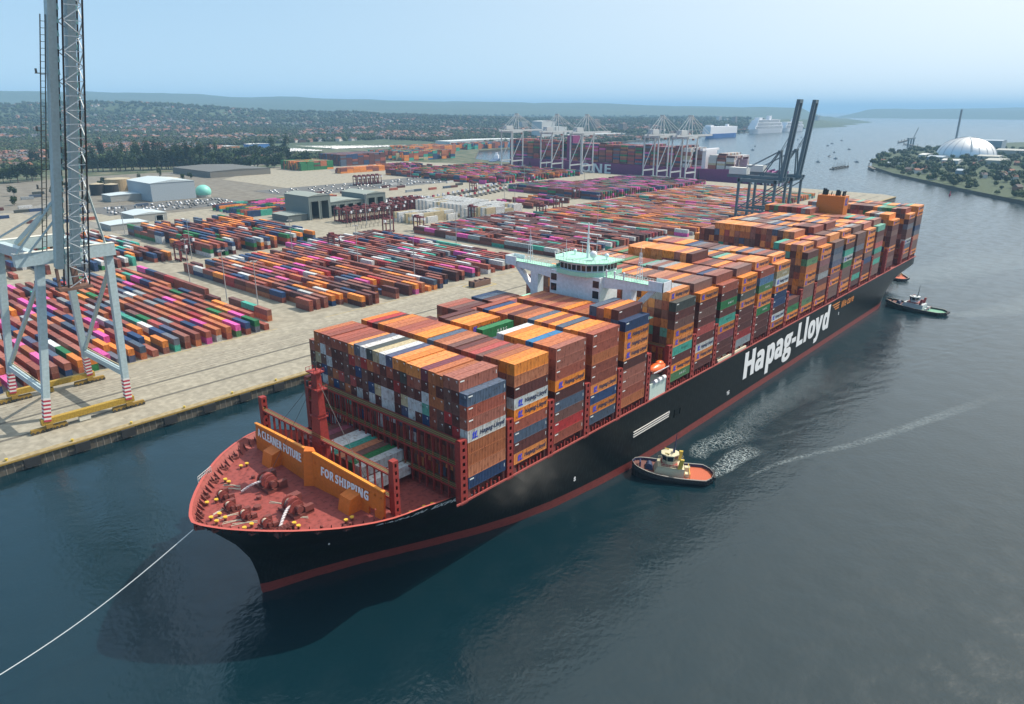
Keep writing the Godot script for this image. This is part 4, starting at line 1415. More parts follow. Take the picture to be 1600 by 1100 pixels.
func near_crane(steel: Material, yellow: Material) -> void:
	var c := thing("quay_crane", "tall pale grey quay crane with raised lattice boom and striped legs on the near quay", "crane", V(-29.5, 140, 4))
	var o := -c.position
	var R := func(x: float, y: float, z: float) -> Vector3: return V(x, y, z) + o
	var stripe := [mat("stripe_red", Vector3(0.42, 0.03, 0.06), 0.6), mat("stripe_white", Vector3(0.68, 0.66, 0.64), 0.6)]
	var bot := [[-42.2, 122.6], [-16.8, 122.6], [-42.2, 159.2], [-16.8, 159.2]]
	var top := [[-34.6, 124.0], [-14.4, 124.0], [-37.0, 157.0], [-19.5, 150.0]]
	for i in 4:
		var p0: Vector3 = R.call(bot[i][0], bot[i][1], 7.4)
		var p1: Vector3 = R.call(top[i][0], top[i][1], 58.0)
		var ps: Vector3 = p0.lerp(p1, 0.155)
		leg(c, ps, p1, 2.0, steel, 2.3)
		for k in 12:
			var b := MB.new()
			b.bar(p0.lerp(ps, k / 12.0), p0.lerp(ps, (k + 1) / 12.0), 2.06, 2.06)
			put(b.mesh(), "stripe", stripe[k % 2], c)
	# sill beams and bogies
	for y in [122.6, 159.2]:
		var b := MB.new()
		b.bar(R.call(-44.0, y, 7.3), R.call(-15.0, y, 7.3), 1.7, 2.0)
		put(b.mesh(), "sill_beam", yellow, c)
		for x in [-42.0, -17.0]:
			b = MB.new()
			b.bar(R.call(x - 5.2, y, 5.2), R.call(x + 5.2, y, 5.2), 1.1, 0.9)
			for e in [-3.4, 3.4]: b.bar(R.call(x + e - 2.0, y, 4.7), R.call(x + e + 2.0, y, 4.7), 1.3, 0.7)
			b.bar(R.call(x - 1.0, y - 0.9, 5.9), R.call(x + 1.0, y - 0.9, 5.9), 0.8, 1.4)
			put(b.mesh(), "bogie", mat("bogie_yellow", Vector3(0.3, 0.19, 0.03), 0.7, 0.0, "grime", 1.5), c)
			for e in 8:
				b = MB.new()
				b.tube(R.call(x - 4.9 + e * 1.4, y - 0.8, 4.5), R.call(x - 4.9 + e * 1.4, y + 0.8, 4.5), 0.48, 0.42, 10)
				put(b.mesh(), "wheel", mat("wheel_dark", Vector3(0.05, 0.045, 0.04), 0.7), c)
		var cab := MB.new()
		cab.bar(R.call(-33.0, y, 5.1), R.call(-29.5, y, 5.1), 1.2, 1.6)
		put(cab.mesh(), "drive_box", yellow if y > 130 else mat("box_white", Vector3(0.6, 0.58, 0.5), 0.6), c)
	# side frames: portal ties and diagonals between water and land legs
	for s in [[0, 2], [1, 3]]:
		var f := func(i: int, t: float) -> Vector3:
			var a: Vector3 = R.call(bot[i][0], bot[i][1], 7.4)
			var b: Vector3 = R.call(top[i][0], top[i][1], 58.0)
			return a.lerp(b, t)
		var b := MB.new()
		b.bar(f.call(s[0], 0.19), f.call(s[1], 0.19), 1.5, 1.9)
		put(b.mesh(), "portal_tie", steel, c)
		b = MB.new()
		b.bar(f.call(s[0], 0.205) + Vector3(0.45, 1.0, 0), f.call(s[1], 0.205) + Vector3(0.45, 1.0, 0), 0.3, 0.3)
		put(b.mesh(), "handrail", mat("deck_tan", Vector3(0.4, 0.33, 0.2), 0.7), c)
		b = MB.new()
		b.bar(f.call(s[1], 0.2), f.call(s[0], 0.93), 1.0, 1.0)
		put(b.mesh(), "diagonal_brace", steel, c)
		b = MB.new()
		b.bar(R.call(top[s[0]][0], top[s[0]][1] - 2, 60.0), R.call(top[s[1]][0], top[s[1]][1] + 2, 60.0), 2.2, 3.4)
		put(b.mesh(), "side_girder", steel, c)
	for y in [[123.0, -41.4, -12.6], [155.0, -38.5, -17.0]]:
		var b := MB.new()
		b.bar(R.call(y[1], y[0], 60.2), R.call(y[2], y[0], 60.2), 2.4, 4.0)
		put(b.mesh(), "portal_girder", steel, c)
		b = MB.new()
		b.bar(R.call(y[1], y[0], 62.25), R.call(y[2], y[0], 62.25), 2.5, 0.12)
		put(b.mesh(), "girder_top", mat("box_white", Vector3(0.6, 0.58, 0.5), 0.6), c)
	# twin box girders of the raised boom
	var boom := Node3D.new()
	boom.name = "boom"
	c.add_child(boom, true)
	for x in [-30.3, -25.6]:
		var b := MB.new()
		b.bar(R.call(x - 0.4, 119.5, 57.0), R.call(x + 4.4, 94.0, 142.0), 2.1, 2.6)
		put(b.mesh(), "box_girder", steel, boom)
		for i in 26:
			b = MB.new()
			var t := (i + 0.3) / 26.0
			var p: Vector3 = (R.call(x + 0.9, 118.2, 58.0) as Vector3).lerp(R.call(x + 5.7, 92.8, 142.0), t)
			b.box(p, Vector3(0.5, 1.5, 0.25))
			put(b.mesh(), "stiffener", mat("crane_teal", Vector3(0.12, 0.26, 0.28), 0.6), boom)
	# lattice between the girders, with dark chords
	var lo: Array = [R.call(-29.9, 117.0, 50.5), R.call(-23.8, 117.0, 50.5), R.call(-29.9, 121.0, 50.5), R.call(-23.8, 121.0, 50.5)]
	var hi: Array = [R.call(-23.9, 91.0, 142.0), R.call(-19.2, 91.0, 142.0), R.call(-23.9, 95.0, 142.0), R.call(-19.2, 95.0, 142.0)]
	for i in 4:
		var b := MB.new()
		b.bar(lo[i], hi[i], 0.4, 0.4)
		put(b.mesh(), "chord", mat("chord_dark", Vector3(0.035, 0.03, 0.03), 0.6), boom)
	var n := 24
	for i in n:
		for f in [[0, 1], [2, 3], [1, 3]]:
			var a: Vector3 = lo[f[0]].lerp(hi[f[0]], float(i) / n)
			var b2: Vector3 = lo[f[1]].lerp(hi[f[1]], (i + 1.0) / n)
			if i % 2: 
				a = lo[f[1]].lerp(hi[f[1]], float(i) / n)
				b2 = lo[f[0]].lerp(hi[f[0]], (i + 1.0) / n)
			var b := MB.new()
			b.bar(a, b2, 0.24, 0.24)
			if f[0] == 0: b.bar(lo[0].lerp(hi[0], float(i) / n), lo[1].lerp(hi[1], float(i) / n), 0.18, 0.18)
			put(b.mesh(), "lattice_bar", mat("lattice_pale", Vector3(0.55, 0.58, 0.6), 0.5), boom)
	var hb := MB.new()
	hb.bar(R.call(-32.6, 118.6, 50.4), R.call(-23.0, 118.6, 50.4), 4.6, 0.9)
	hb.bar(R.call(-31.8, 118.6, 50.8), R.call(-31.8, 118.6, 57.0), 0.8, 0.8)
	hb.bar(R.call(-27.0, 118.6, 50.8), R.call(-27.0, 118.6, 57.0), 1.6, 1.6)
	put(hb.mesh(), "hinge_frame", mat("hinge_rust", Vector3(0.2, 0.11, 0.08), 0.8, 0.0, "grime", 3.0), boom)
	# ladder tower left of the boom
	var lt := MB.new()
	for x in [-33.6, -32.4]: lt.bar(R.call(x, 122.0, 62.0), R.call(x + 4.4, 98.0, 128.0), 0.22, 0.22)
	for i in 40: 
		var p: Vector3 = (R.call(-33.0, 122.0, 62.0) as Vector3).lerp(R.call(-28.6, 98.0, 128.0), i / 40.0)
		lt.box(p, Vector3(1.3, 0.12, 0.3))
	for z in [0.3, 0.55, 0.78]:
		var p: Vector3 = (R.call(-33.6, 122.0, 62.0) as Vector3).lerp(R.call(-29.2, 98.0, 128.0), z)
		lt.box(p, Vector3(2.4, 0.2, 1.6))
		lt.box(p + Vector3(-1.0, 0.6, 0), Vector3(0.1, 1.2, 1.6))
	put(lt.mesh(), "ladder_tower", mat("ladder_brown", Vector3(0.12, 0.11, 0.09), 0.8), c)
	# backstays from the girder corners up to the boom
	for p in [[-40.5, 123.0, 62, -29.5, 114.0, 79.0], [-37.0, 123.0, 62, -29.0, 115.0, 74.0], [-15.0, 123.0, 62, -21.0, 113.0, 82.0], [-16.0, 150.0, 62, -23.0, 120.0, 70.0], [-38.5, 155.0, 62, -30.0, 118.0, 76.0]]:
		var b := MB.new()
		b.bar(R.call(p[0], p[1], p[2]), R.call(p[3], p[4], p[5]), 0.55, 0.55)
		put(b.mesh(), "back_stay", steel, c)
	var rake := MB.new()
	rake.bar(R.call(-33.0, 150.0, 61.0), R.call(-28.0, 117.0, 78.0), 1.6, 1.6)
	put(rake.mesh(), "raking_strut", steel, c)
	var deck := MB.new()
	deck.bar(R.call(-36.0, 138.0, 58.0), R.call(-20.0, 138.0, 58.0), 18.0, 0.5)
	put(deck.mesh(), "machinery_deck", mat("deck_tan"), c)

func far_crane(x: float, y: float, s: float, boom_up: bool, m: Material, label: String) -> void:
	var c := thing("quay_crane", label, "crane", V(x, y, 4), "quay cranes with raised booms" if boom_up else "white quay cranes along the far berth")
	# local axes: u along the rail, w away from the water; the far berth's rail runs across, so its crane is turned
	var turn := Basis() if boom_up else Basis(Vector3.UP, PI / 2)
	c.basis = turn
	var u := 12.0 if boom_up else 12.0
	var g := 34.0 if boom_up else 30.0
	var h := 40.0 if boom_up else 62.0
	var R := func(a: float, w: float, z: float) -> Vector3: return V(a, w, z)
	for a in [-u, u]:
		for w in [0.0, g]:
			leg(c, R.call(a, w, 0), R.call(a, w, h), 2.0 if boom_up else 1.7, m)
		var b := MB.new()
		b.bar(R.call(a, 0, 13), R.call(a, g, 13), 1.6, 2.0)
		b.bar(R.call(a, g, 14), R.call(a, 0, h - 3), 0.9, 0.9)
		put(b.mesh(), "side_brace", m, c)
		b = MB.new()
		b.bar(R.call(a, -2, h), R.call(a, g + 2, h), 2.0, 2.8)
		put(b.mesh(), "side_girder", m, c)
	for w in [0.0, g]:
		var b := MB.new()
		b.bar(R.call(-u - 1, w, h), R.call(u + 1, w, h), 2.0, 2.8)
		b.bar(R.call(-u - 3, w, 2.6), R.call(u + 3, w, 2.6), 1.6, 1.8)
		put(b.mesh(), "cross_beam", m, c)
		for a in [-u, u]:
			b = MB.new()
			b.bar(R.call(a - 4, w, 1.1), R.call(a + 4, w, 1.1), 1.2, 1.8)
			put(b.mesh(), "bogie", m, c)
	var apex := h + (26.0 if boom_up else 30.0)
	for a in [-3.2, 3.2]:
		var b := MB.new()
		b.bar(R.call(a, -6, h + 2.5), R.call(a, g + 16, h + 2.5), 1.4, 2.4)
		put(b.mesh(), "main_girder", m, c)
		b = MB.new()
		b.bar(R.call(a, 1, h + 3), R.call(a * 0.5, 3, apex), 1.1, 1.1)
		b.bar(R.call(a, g * 0.55, h + 3), R.call(a * 0.5, 4, apex), 0.8, 0.8)
		put(b.mesh(), "a_frame", m, c)
		b = MB.new()
		b.bar(R.call(a * 0.5, 4, apex), R.call(a, g + 10, h + 3.5), 0.5, 0.5)
		put(b.mesh(), "back_stay", m, c)
		b = MB.new()
		if boom_up:
			b.bar(R.call(a, -1, h), R.call(a, -8, h + 68), 1.9, 2.8)
			for i in 14: b.bar(R.call(a, -1 - 0.5 * i, h + 2 + 4.8 * i), R.call(-a, -1 - 0.5 * i, h + 2 + 4.8 * i), 0.4, 0.5)
		else:
			b.bar(R.call(a, -6, h + 2), R.call(a, -62, h + 2), 1.4, 2.4)
			for i in 12: b.bar(R.call(a, -8 - 4.6 * i, h + 2), R.call(-a, -8 - 4.6 * i, h + 2), 0.4, 0.5)
		put(b.mesh(), "boom", m, c)
		if not boom_up:
			for e in [-28.0, -56.0]:
				b = MB.new()
				b.bar(R.call(a * 0.5, 2, apex), R.call(a, e, h + 3), 0.5, 0.5)
				put(b.mesh(), "fore_stay", m, c)
		else:
			b = MB.new()
			b.bar(R.call(a, -4.5, h + 40), R.call(a * 0.5, 3, apex), 0.4, 0.4)
			put(b.mesh(), "fore_stay", m, c)
	var b := MB.new()
	b.bar(R.call(-3.5, 3.5, apex), R.call(3.5, 3.5, apex), 2.0, 1.6)
	put(b.mesh(), "apex_head", m, c)
	if boom_up:
		b = MB.new()
		b.bar(R.call(-3.6, -8, h + 68), R.call(3.6, -8, h + 68), 3.0, 3.0)
		put(b.mesh(), "boom_tip", m, c)
	b = MB.new()
	b.box(R.call(0, g + 6.0 if boom_up else g - 4.0, h + 7.2), Vector3(8.0, 6.0, 17.0))
	put(b.mesh(), "machinery_house", mat("house_panel", Vector3(0.66, 0.66, 0.64), 0.5, 0.0, "faint", 5.0) if boom_up else m, c)
	b = MB.new()
	b.box(R.call(2.5, -14.0 if not boom_up else 8.0, h - 3.5), Vector3(2.6, 3.0, 3.2))
	put(b.mesh(), "driver_cabin", mat("cabin_rust", Vector3(0.25, 0.1, 0.08), 0.6), c)

func tug(label: String, bow: Vector2, stern: Vector2, beam: float, hullm: Material, housem: Material, deckm: Material, fun: Material, trim: Material, called := "tugboat") -> Node3D:
	var t := thing(called, label, "tugboat", V((bow.x + stern.x) / 2, (bow.y + stern.y) / 2, 0))
	var d := (bow - stern).normalized()
	var L := (bow - stern).length()
	t.rotation.y = atan2(d.y, d.x)
	# local: +x forward, z to starboard, y up
	var half := func(x: float) -> float:   # x from -L/2 (stern) to L/2 (bow)
		var k := x / L + 0.5
		return beam / 2 * (pow(clampf(k / 0.12, 0, 1), 0.5) if k < 0.12 else (1.0 if k < 0.55 else sqrt(maxf(0.0, 1.0 - pow((k - 0.55) / 0.45, 2.4)))))
	var sheer := func(x: float) -> float:
		var k := x / L + 0.5
		return 1.9 + 2.2 * pow(clampf((k - 0.3) / 0.7, 0, 1), 1.8)
	var n := 26
	var hull := MB.new()
	var deck := MB.new()
	var inner := MB.new()
	var fore := MB.new()
	var cap := MB.new()
	for i in n:
		var xa := -L / 2 + L * i / n
		var xb := -L / 2 + L * (i + 1) / n
		var ha: float = half.call(xa)
		var hb: float = half.call(xb)
		var za: float = sheer.call(xa)
		var zb: float = sheer.call(xb)
		for s in [-1.0, 1.0]:
			hull.quad(Vector3(xa, -1, s * ha * 0.8), Vector3(xb, -1, s * hb * 0.8), Vector3(xb, zb * 0.55, s * hb), Vector3(xa, za * 0.55, s * ha))
			hull.quad(Vector3(xa, za * 0.55, s * ha), Vector3(xb, zb * 0.55, s * hb), Vector3(xb, zb, s * hb), Vector3(xa, za, s * ha))
			inner.quad(Vector3(xa, za - 0.95, s * ha * 0.95), Vector3(xb, zb - 0.95, s * hb * 0.95), Vector3(xb, zb, s * hb * 0.95), Vector3(xa, za, s * ha * 0.95))
			cap.quad(Vector3(xa, za + 0.02, s * ha * 0.94), Vector3(xb, zb + 0.02, s * hb * 0.94), Vector3(xb, zb + 0.02, s * (hb + 0.2)), Vector3(xa, za + 0.02, s * (ha + 0.2)))
		(deck if i < n * 0.48 else fore).quad(Vector3(xa, za - 0.9, -ha * 0.96), Vector3(xb, zb - 0.9, -hb * 0.96), Vector3(xb, zb - 0.9, hb * 0.96), Vector3(xa, za - 0.9, ha * 0.96))
	put(hull.mesh(), "hull", hullm, t)
	put(deck.mesh(), "deck", deckm, t)
	put(fore.mesh(), "foredeck", mat("foredeck_brown", Vector3(0.14, 0.05, 0.04), 0.8, 0.0, "grime", 1.5), t)
	put(inner.mesh(), "bulwark", trim, t)
	put(cap.mesh(), "capping_rail", mat("rub_rail", Vector3(0.2, 0.2, 0.19), 0.8), t)
	var fe := MB.new()
	for i in 30:
		var x := -L / 2 + L * (i + 0.5) / 30
		for s in [-1.0, 1.0]: fe.box(Vector3(x, sheer.call(x) * 0.72, s * (half.call(x) + 0.1)), Vector3(L / 34, 1.0, 0.5))
	fe.box(Vector3(-L / 2, 1.3, 0), Vector3(0.6, 1.0, beam * 0.5))
	put(fe.mesh(), "tyre_fender", mat("fender_rubber"), t)
	# deckhouse
	var hw := beam * 0.33
	var b := MB.new()
	b.hexa([Vector3(-L * 0.13, 1.0, hw), Vector3(L * 0.24, 1.4, hw * 0.72), Vector3(L * 0.24, 1.4, -hw * 0.72), Vector3(-L * 0.13, 1.0, -hw), Vector3(-L * 0.13, 3.9, hw), Vector3(L * 0.19, 3.9, hw * 0.7), Vector3(L * 0.19, 3.9, -hw * 0.7), Vector3(-L * 0.13, 3.9, -hw)])
	put(b.mesh(), "deckhouse", housem, t)
	for s in [-1.0, 1.0]:
		for i in 4:
			b = MB.new()
			b.tube(Vector3(-L * 0.08 + i * L * 0.055, 2.8, s * (hw * (1.0 - 0.12 * (i + 1))) - 0.1), Vector3(-L * 0.08 + i * L * 0.055, 2.8, s * (hw * (1.0 - 0.12 * (i + 1))) + 0.1), 0.24, 0.24, 10)
			put(b.mesh(), "porthole", mat("dark_glass"), t)
	b = MB.new()
	b.hexa([Vector3(-L * 0.13, 3.9, hw * 1.03), Vector3(L * 0.19, 3.9, hw * 0.74), Vector3(L * 0.19, 3.9, -hw * 0.74), Vector3(-L * 0.13, 3.9, -hw * 1.03), Vector3(-L * 0.13, 4.06, hw * 1.03), Vector3(L * 0.19, 4.06, hw * 0.74), Vector3(L * 0.19, 4.06, -hw * 0.74), Vector3(-L * 0.13, 4.06, -hw * 1.03)])
	put(b.mesh(), "boat_deck", housem, t)
	b = MB.new()
	b.hexa([Vector3(-L * 0.05, 4.06, hw * 0.8), Vector3(L * 0.15, 4.06, hw * 0.62), Vector3(L * 0.15, 4.06, -hw * 0.62), Vector3(-L * 0.05, 4.06, -hw * 0.8), Vector3(-L * 0.05, 4.7, hw * 0.78), Vector3(L * 0.14, 4.7, hw * 0.6), Vector3(L * 0.14, 4.7, -hw * 0.6), Vector3(-L * 0.05, 4.7, -hw * 0.78)])
	put(b.mesh(), "upper_house", fun if called == "" else mat("tug_rail_red", Vector3(0.3, 0.05, 0.04), 0.6), t)
	b = MB.new()
	for s in [-1.0, 1.0]:
		for h in [4.6, 5.1]: b.bar(Vector3(-L * 0.13, h, s * hw), Vector3(L * 0.18, h, s * hw * 0.72), 0.07, 0.07)
		for i in 9: b.bar(Vector3(lerpf(-L * 0.13, L * 0.18, i / 8.0), 4.0, s * lerpf(hw, hw * 0.72, i / 8.0)), Vector3(lerpf(-L * 0.13, L * 0.18, i / 8.0), 5.1, s * lerpf(hw, hw * 0.72, i / 8.0)), 0.07, 0.07)
	put(b.mesh(), "guard_rail", housem, t)
	b = MB.new()
	b.box(Vector3(-L * 0.18, 1.9, hw * 0.4), Vector3(1.6, 1.6, 1.4))
	b.box(Vector3(-L * 0.17, 1.6, -hw * 0.5), Vector3(1.2, 1.1, 1.6))
	put(b.mesh(), "deck_locker", housem, t)
	var wx := L * 0.045
	var ring := func(r: float, z: float) -> Array:
		var a := []
		for i in 8: a.append(Vector3(wx + cos(TAU * (i + 0.5) / 8) * r, z, sin(TAU * (i + 0.5) / 8) * r))
		return a
	var r0: Array = ring.call(2.3, 4.6)
	var r1: Array = ring.call(2.35, 5.7)
	var r2: Array = ring.call(2.7, 7.3)
	var r3: Array = ring.call(2.8, 7.65)
	b = MB.new()
	for i in 8:
		var j := (i + 1) % 8
		b.quad(r0[i], r0[j], r1[j], r1[i])
		b.quad(r2[i], r2[j], r3[j], r3[i])
		b.tri(r3[i], r3[j], Vector3(wx, 7.8, 0))
		b.bar(r1[i], r2[i], 0.16, 0.16)
	put(b.mesh(), "wheelhouse", housem, t)
	for i in 8:
		var j := (i + 1) % 8
		b = MB.new()
		b.quad(r1[i] * 0.99 + Vector3(wx * 0.01, 0.04, 0), r1[j] * 0.99 + Vector3(wx * 0.01, 0.04, 0), r2[j] * 0.99 + Vector3(wx * 0.01, 0.04, 0), r2[i] * 0.99 + Vector3(wx * 0.01, 0.04, 0))
		put(b.mesh(), "window", mat("dark_glass"), t)
	b = MB.new()
	b.tube(Vector3(wx - 1.2, 7.6, 0), Vector3(wx - 1.5, 14.0, 0), 0.2, 0.08, 6)
	b.bar(Vector3(wx - 1.35, 9.4, -1.3), Vector3(wx - 1.35, 9.4, 1.3), 0.12, 0.12)
	b.bar(Vector3(wx - 1.4, 10.8, -0.9), Vector3(wx - 1.4, 10.8, 0.9), 0.1, 0.1)
	b.bar(Vector3(wx - 0.4, 7.0, 0), Vector3(wx - 1.35, 9.4, 0), 0.12, 0.12)
	b.box(Vector3(wx - 0.9, 8.3, 0), Vector3(0.3, 0.25, 1.9))
	put(b.mesh(), "mast", trim, t)
	for s in [-1.0, 1.0]:
		b = MB.new()
		b.hexa([Vector3(-L * 0.1, 3.9, s * hw * 0.85 - 0.45), Vector3(-L * 0.1 + 1.3, 3.9, s * hw * 0.85 - 0.45), Vector3(-L * 0.1 + 1.3, 3.9, s * hw * 0.85 + 0.45), Vector3(-L * 0.1, 3.9, s * hw * 0.85 + 0.45), Vector3(-L * 0.1 - 0.5, 7.0, s * hw * 0.85 - 0.4), Vector3(-L * 0.1 + 0.6, 7.0, s * hw * 0.85 - 0.4), Vector3(-L * 0.1 + 0.6, 7.0, s * hw * 0.85 + 0.4), Vector3(-L * 0.1 - 0.5, 7.0, s * hw * 0.85 + 0.4)])
		put(b.mesh(), "funnel", fun, t)
		b = MB.new()
		b.tube(Vector3(wx + 0.6, 7.0, s * 1.7), Vector3(wx + 0.6, 7.9, s * 1.7), 0.1, 0.1, 6)
		b.bar(Vector3(wx + 0.3, 7.9, s * 1.7), Vector3(wx + 1.6, 8.2, s * 1.7), 0.22, 0.22)
		put(b.mesh(), "fire_monitor", fun, t)
	b = MB.new()
	b.box(Vector3(L * 0.29, 2.3, 0), Vector3(2.2, 0.7, 3.0))
	b.tube(Vector3(L * 0.29, 3.0, -1.2), Vector3(L * 0.29, 3.0, 1.2), 0.9, 0.9, 12)
	put(b.mesh(), "bow_winch", mat("winch_blue", Vector3(0.02, 0.035, 0.09), 0.6), t)
	b = MB.new()
	b.tube(Vector3(L * 0.4, 2.6, -0.8), Vector3(L * 0.4, 4.2, -0.8), 0.25)
	b.tube(Vector3(L * 0.4, 2.6, 0.8), Vector3(L * 0.4, 4.2, 0.8), 0.25)
	b.bar(Vector3(L * 0.4, 4.1, -1.1), Vector3(L * 0.4, 4.1, 1.1), 0.35, 0.35)
	put(b.mesh(), "towing_staple", trim, t)
	b = MB.new()
	b.bar(Vector3(-L * 0.2, 2.6, -hw), Vector3(-L * 0.2, 2.6, hw), 0.2, 0.2)
	for s in [-hw, hw]: b.bar(Vector3(-L * 0.2, 1.0, s), Vector3(-L * 0.2, 2.6, s), 0.2, 0.2)
	put(b.mesh(), "towing_bow", fun, t)
	return t

func foam_patch(called: String, label: String, path: Array, wide: Array, strength: float, m: Material) -> void:
	# a ribbon of broken foam, in places painted glitter, that lies on the waves; its ragged holes are in the foam's own texture
	var st := SurfaceTool.new()
	st.begin(Mesh.PRIMITIVE_TRIANGLES)
	var n := 40
	var w := 14
	for i in n + 1:
		var t := float(i) / n * (path.size() - 1)
		var k := mini(int(t), path.size() - 2)
		var c: Vector2 = (path[k] as Vector2).cubic_interpolate(path[k + 1], path[maxi(k - 1, 0)], path[mini(k + 2, path.size() - 1)], t - k)
		var d: Vector2 = ((path[k + 1] as Vector2) - path[k]).normalized().orthogonal()
		var half: float = lerpf(wide[k], wide[k + 1], t - k)
		for j in w + 1:
			var u := float(j) / w * 2.0 - 1.0
			var p := c + d * u * half
			var a := strength * pow(maxf(0.0, 1.0 - u * u), 0.8) * smoothstep(0.0, 0.12, float(i) / n) * (1.0 - smoothstep(0.6, 1.0, float(i) / n))
			st.set_color(Color(1, 1, 1, a))
			st.set_uv(p / 34.0)
			st.add_vertex(V(p.x, p.y, wave(p.x, p.y) + 0.06))
	for i in n:
		for j in w:
			var q := i * (w + 1) + j
			for x in [q, q + 1, q + w + 1, q + 1, q + w + 2, q + w + 1]: st.add_index(x)
	st.generate_normals()
	var o := put(st.commit(), called, m)
	o.set_meta("kind", "stuff")
	o.set_meta("label", label)

func build_boats() -> void:
	var blackh := mat("tug_black", Vector3(0.012, 0.013, 0.016), 0.4)
	tug("black-hulled tug with cream wheelhouse and orange deck pushing on the ship's side", Vector2(68.6, -31.4), Vector2(81.5, -52.0), 10.5, blackh, mat("tug_cream", Vector3(0.60, 0.55, 0.38), 0.5, 0.0, "faint", 3.0), mat("tug_deck", Vector3(0.50, 0.11, 0.045), 0.7, 0.0, "grime", 2.0), mat("tug_yellow", Vector3(0.5, 0.36, 0.05), 0.6), mat("tug_navy", Vector3(0.025, 0.03, 0.09), 0.6))
	tug("dark green tug with white wheelhouse pushing near the ship's stern", Vector2(335.0, -31.0), Vector2(333.0, -62.5), 11.0, mat("tug_green", Vector3(0.008, 0.05, 0.032), 0.4), mat("tug_white", Vector3(0.55, 0.6, 0.62), 0.5, 0.0, "faint", 3.0), mat("tug_deck_green", Vector3(0.12, 0.3, 0.2), 0.7), mat("tug_red", Vector3(0.25, 0.03, 0.03), 0.6), mat("tug_dark", Vector3(0.015, 0.03, 0.03), 0.6))
	tug("small tug with cream house half hidden behind the ship's stern", Vector2(436.0, -2.0), Vector2(404.0, -22.0), 11.0, blackh, mat("tug_cream"), mat("tug_deck"), mat("tug_yellow"), mat("tug_navy"))
	var fn := FastNoiseLite.new()
	fn.seed = 4
	fn.frequency = 0.019
	fn.fractal_type = FastNoiseLite.FRACTAL_RIDGED
	fn.fractal_octaves = 5
	fn.domain_warp_enabled = true
	fn.domain_warp_amplitude = 45.0
	fn.domain_warp_frequency = 0.012
	var ft := NoiseTexture2D.new()
	ft.width = 1024
	ft.height = 1024
	ft.seamless = true
	ft.noise = fn
	var fg := Gradient.new()
	fg.offsets = PackedFloat32Array([0.5, 0.78, 1.0])
	fg.colors = PackedColorArray([Color(0.8, 0.85, 0.86, 0), Color(0.8, 0.86, 0.87, 0.3), Color(0.92, 0.95, 0.95, 0.85)])
	ft.color_ramp = fg
	var foam := StandardMaterial3D.new()
	foam.resource_name = "foam"
	foam.albedo_texture = ft
	foam.vertex_color_use_as_albedo = true
	foam.roughness = 0.9
	foam.transparency = BaseMaterial3D.TRANSPARENCY_ALPHA
	foam.cull_mode = BaseMaterial3D.CULL_DISABLED
	foam_patch("foam_and_painted_light", "white propeller wash boiling behind the near tug", [Vector2(82, -50.5), Vector2(92, -51), Vector2(101, -51), Vector2(112, -53)], [2.0, 3.4, 4.0, 5.0], 1.8, foam)
	foam_patch("foam_and_painted_light", "curls of foam between the near tug and the ship", [Vector2(90, -42), Vector2(99, -40), Vector2(110, -43), Vector2(124, -46)], [2.5, 4.5, 5.5, 7.0], 0.8, foam)
	foam_patch("foam_and_painted_light", "thin wash and painted grey reflection below the hull lettering", [Vector2(108, -42), Vector2(140, -42), Vector2(175, -46), Vector2(225, -53)], [5.0, 7.0, 8.0, 9.0], 0.28, foam)  # greyish reflection of the lettering painted into a thin wash ribbon
	foam_patch("foam_and_painted_light", "faint line of painted sun glints along a wake on the open water", [Vector2(88, -59), Vector2(108, -64), Vector2(140, -78), Vector2(190, -95), Vector2(230, -108)], [0.5, 1.1, 2.0, 2.8, 3.4], 0.5, foam)  # sun glitter along the wake, painted as a pale foam ribbon
	foam_patch("foam_and_painted_light", "pale wake trailing from the green tug", [Vector2(334, -64), Vector2(352, -76), Vector2(390, -92), Vector2(470, -110)], [4.0, 8.0, 14.0, 18.0], 0.45, foam)
	foam_patch("foam_and_painted_light", "pale wake spreading astern of the big ship", [Vector2(392, -6), Vector2(430, -24), Vector2(520, -50), Vector2(640, -60)], [10.0, 22.0, 30.0, 36.0], 0.4, foam)
	foam_patch("foam_and_painted_light", "long pale tide streaks up the river", [Vector2(560, 40), Vector2(800, 70), Vector2(1050, 160), Vector2(1300, 420)], [14.0, 26.0, 40.0, 30.0], 0.3, foam)

	# magenta ship at the far berth
	var s := thing("magenta_container_ship", "long magenta container ship with high stacks at the far berth behind white cranes", "container ship", V(958, 545, 0))
	var mg := mat("magenta_hull", Vector3(0.27, 0.035, 0.17), 0.5, 0.0, "faint", 30.0)
	var b := MB.new()
	var hw := func(y: float) -> float:
		return 27.0 * (1.0 - pow(clampf((330.0 - y) / 60.0, 0, 1), 2.0)) * (1.0 - 0.25 * pow(clampf((y - 740.0) / 55.0, 0, 1), 2.0))
	var ys := [272.0, 276.0, 282.0, 290.0, 300.0, 312.0, 330.0, 400.0, 500.0, 600.0, 700.0, 740.0, 770.0, 795.0]
	for i in ys.size() - 1:
		for sd in [-1.0, 1.0]:
			b.quad(V(sd * hw.call(ys[i]) * 0.8, ys[i] - 545 + 6, -2), V(sd * hw.call(ys[i + 1]) * 0.8, ys[i + 1] - 545, -2), V(sd * hw.call(ys[i + 1]), ys[i + 1] - 545, 18.6), V(sd * hw.call(ys[i]), ys[i] - 545, 18.6 + (3.0 if ys[i] < 331 else 0.0)))
		b.quad(V(-hw.call(ys[i]), ys[i] - 545, 18.2), V(-hw.call(ys[i + 1]), ys[i + 1] - 545, 18.2), V(hw.call(ys[i + 1]), ys[i + 1] - 545, 18.2), V(hw.call(ys[i]), ys[i] - 545, 18.2))
	b.quad(V(-20, 250, -2), V(20, 250, -2), V(20, 250, 18.6), V(-20, 250, 18.6))
	put(b.mesh(), "hull", mg, s)
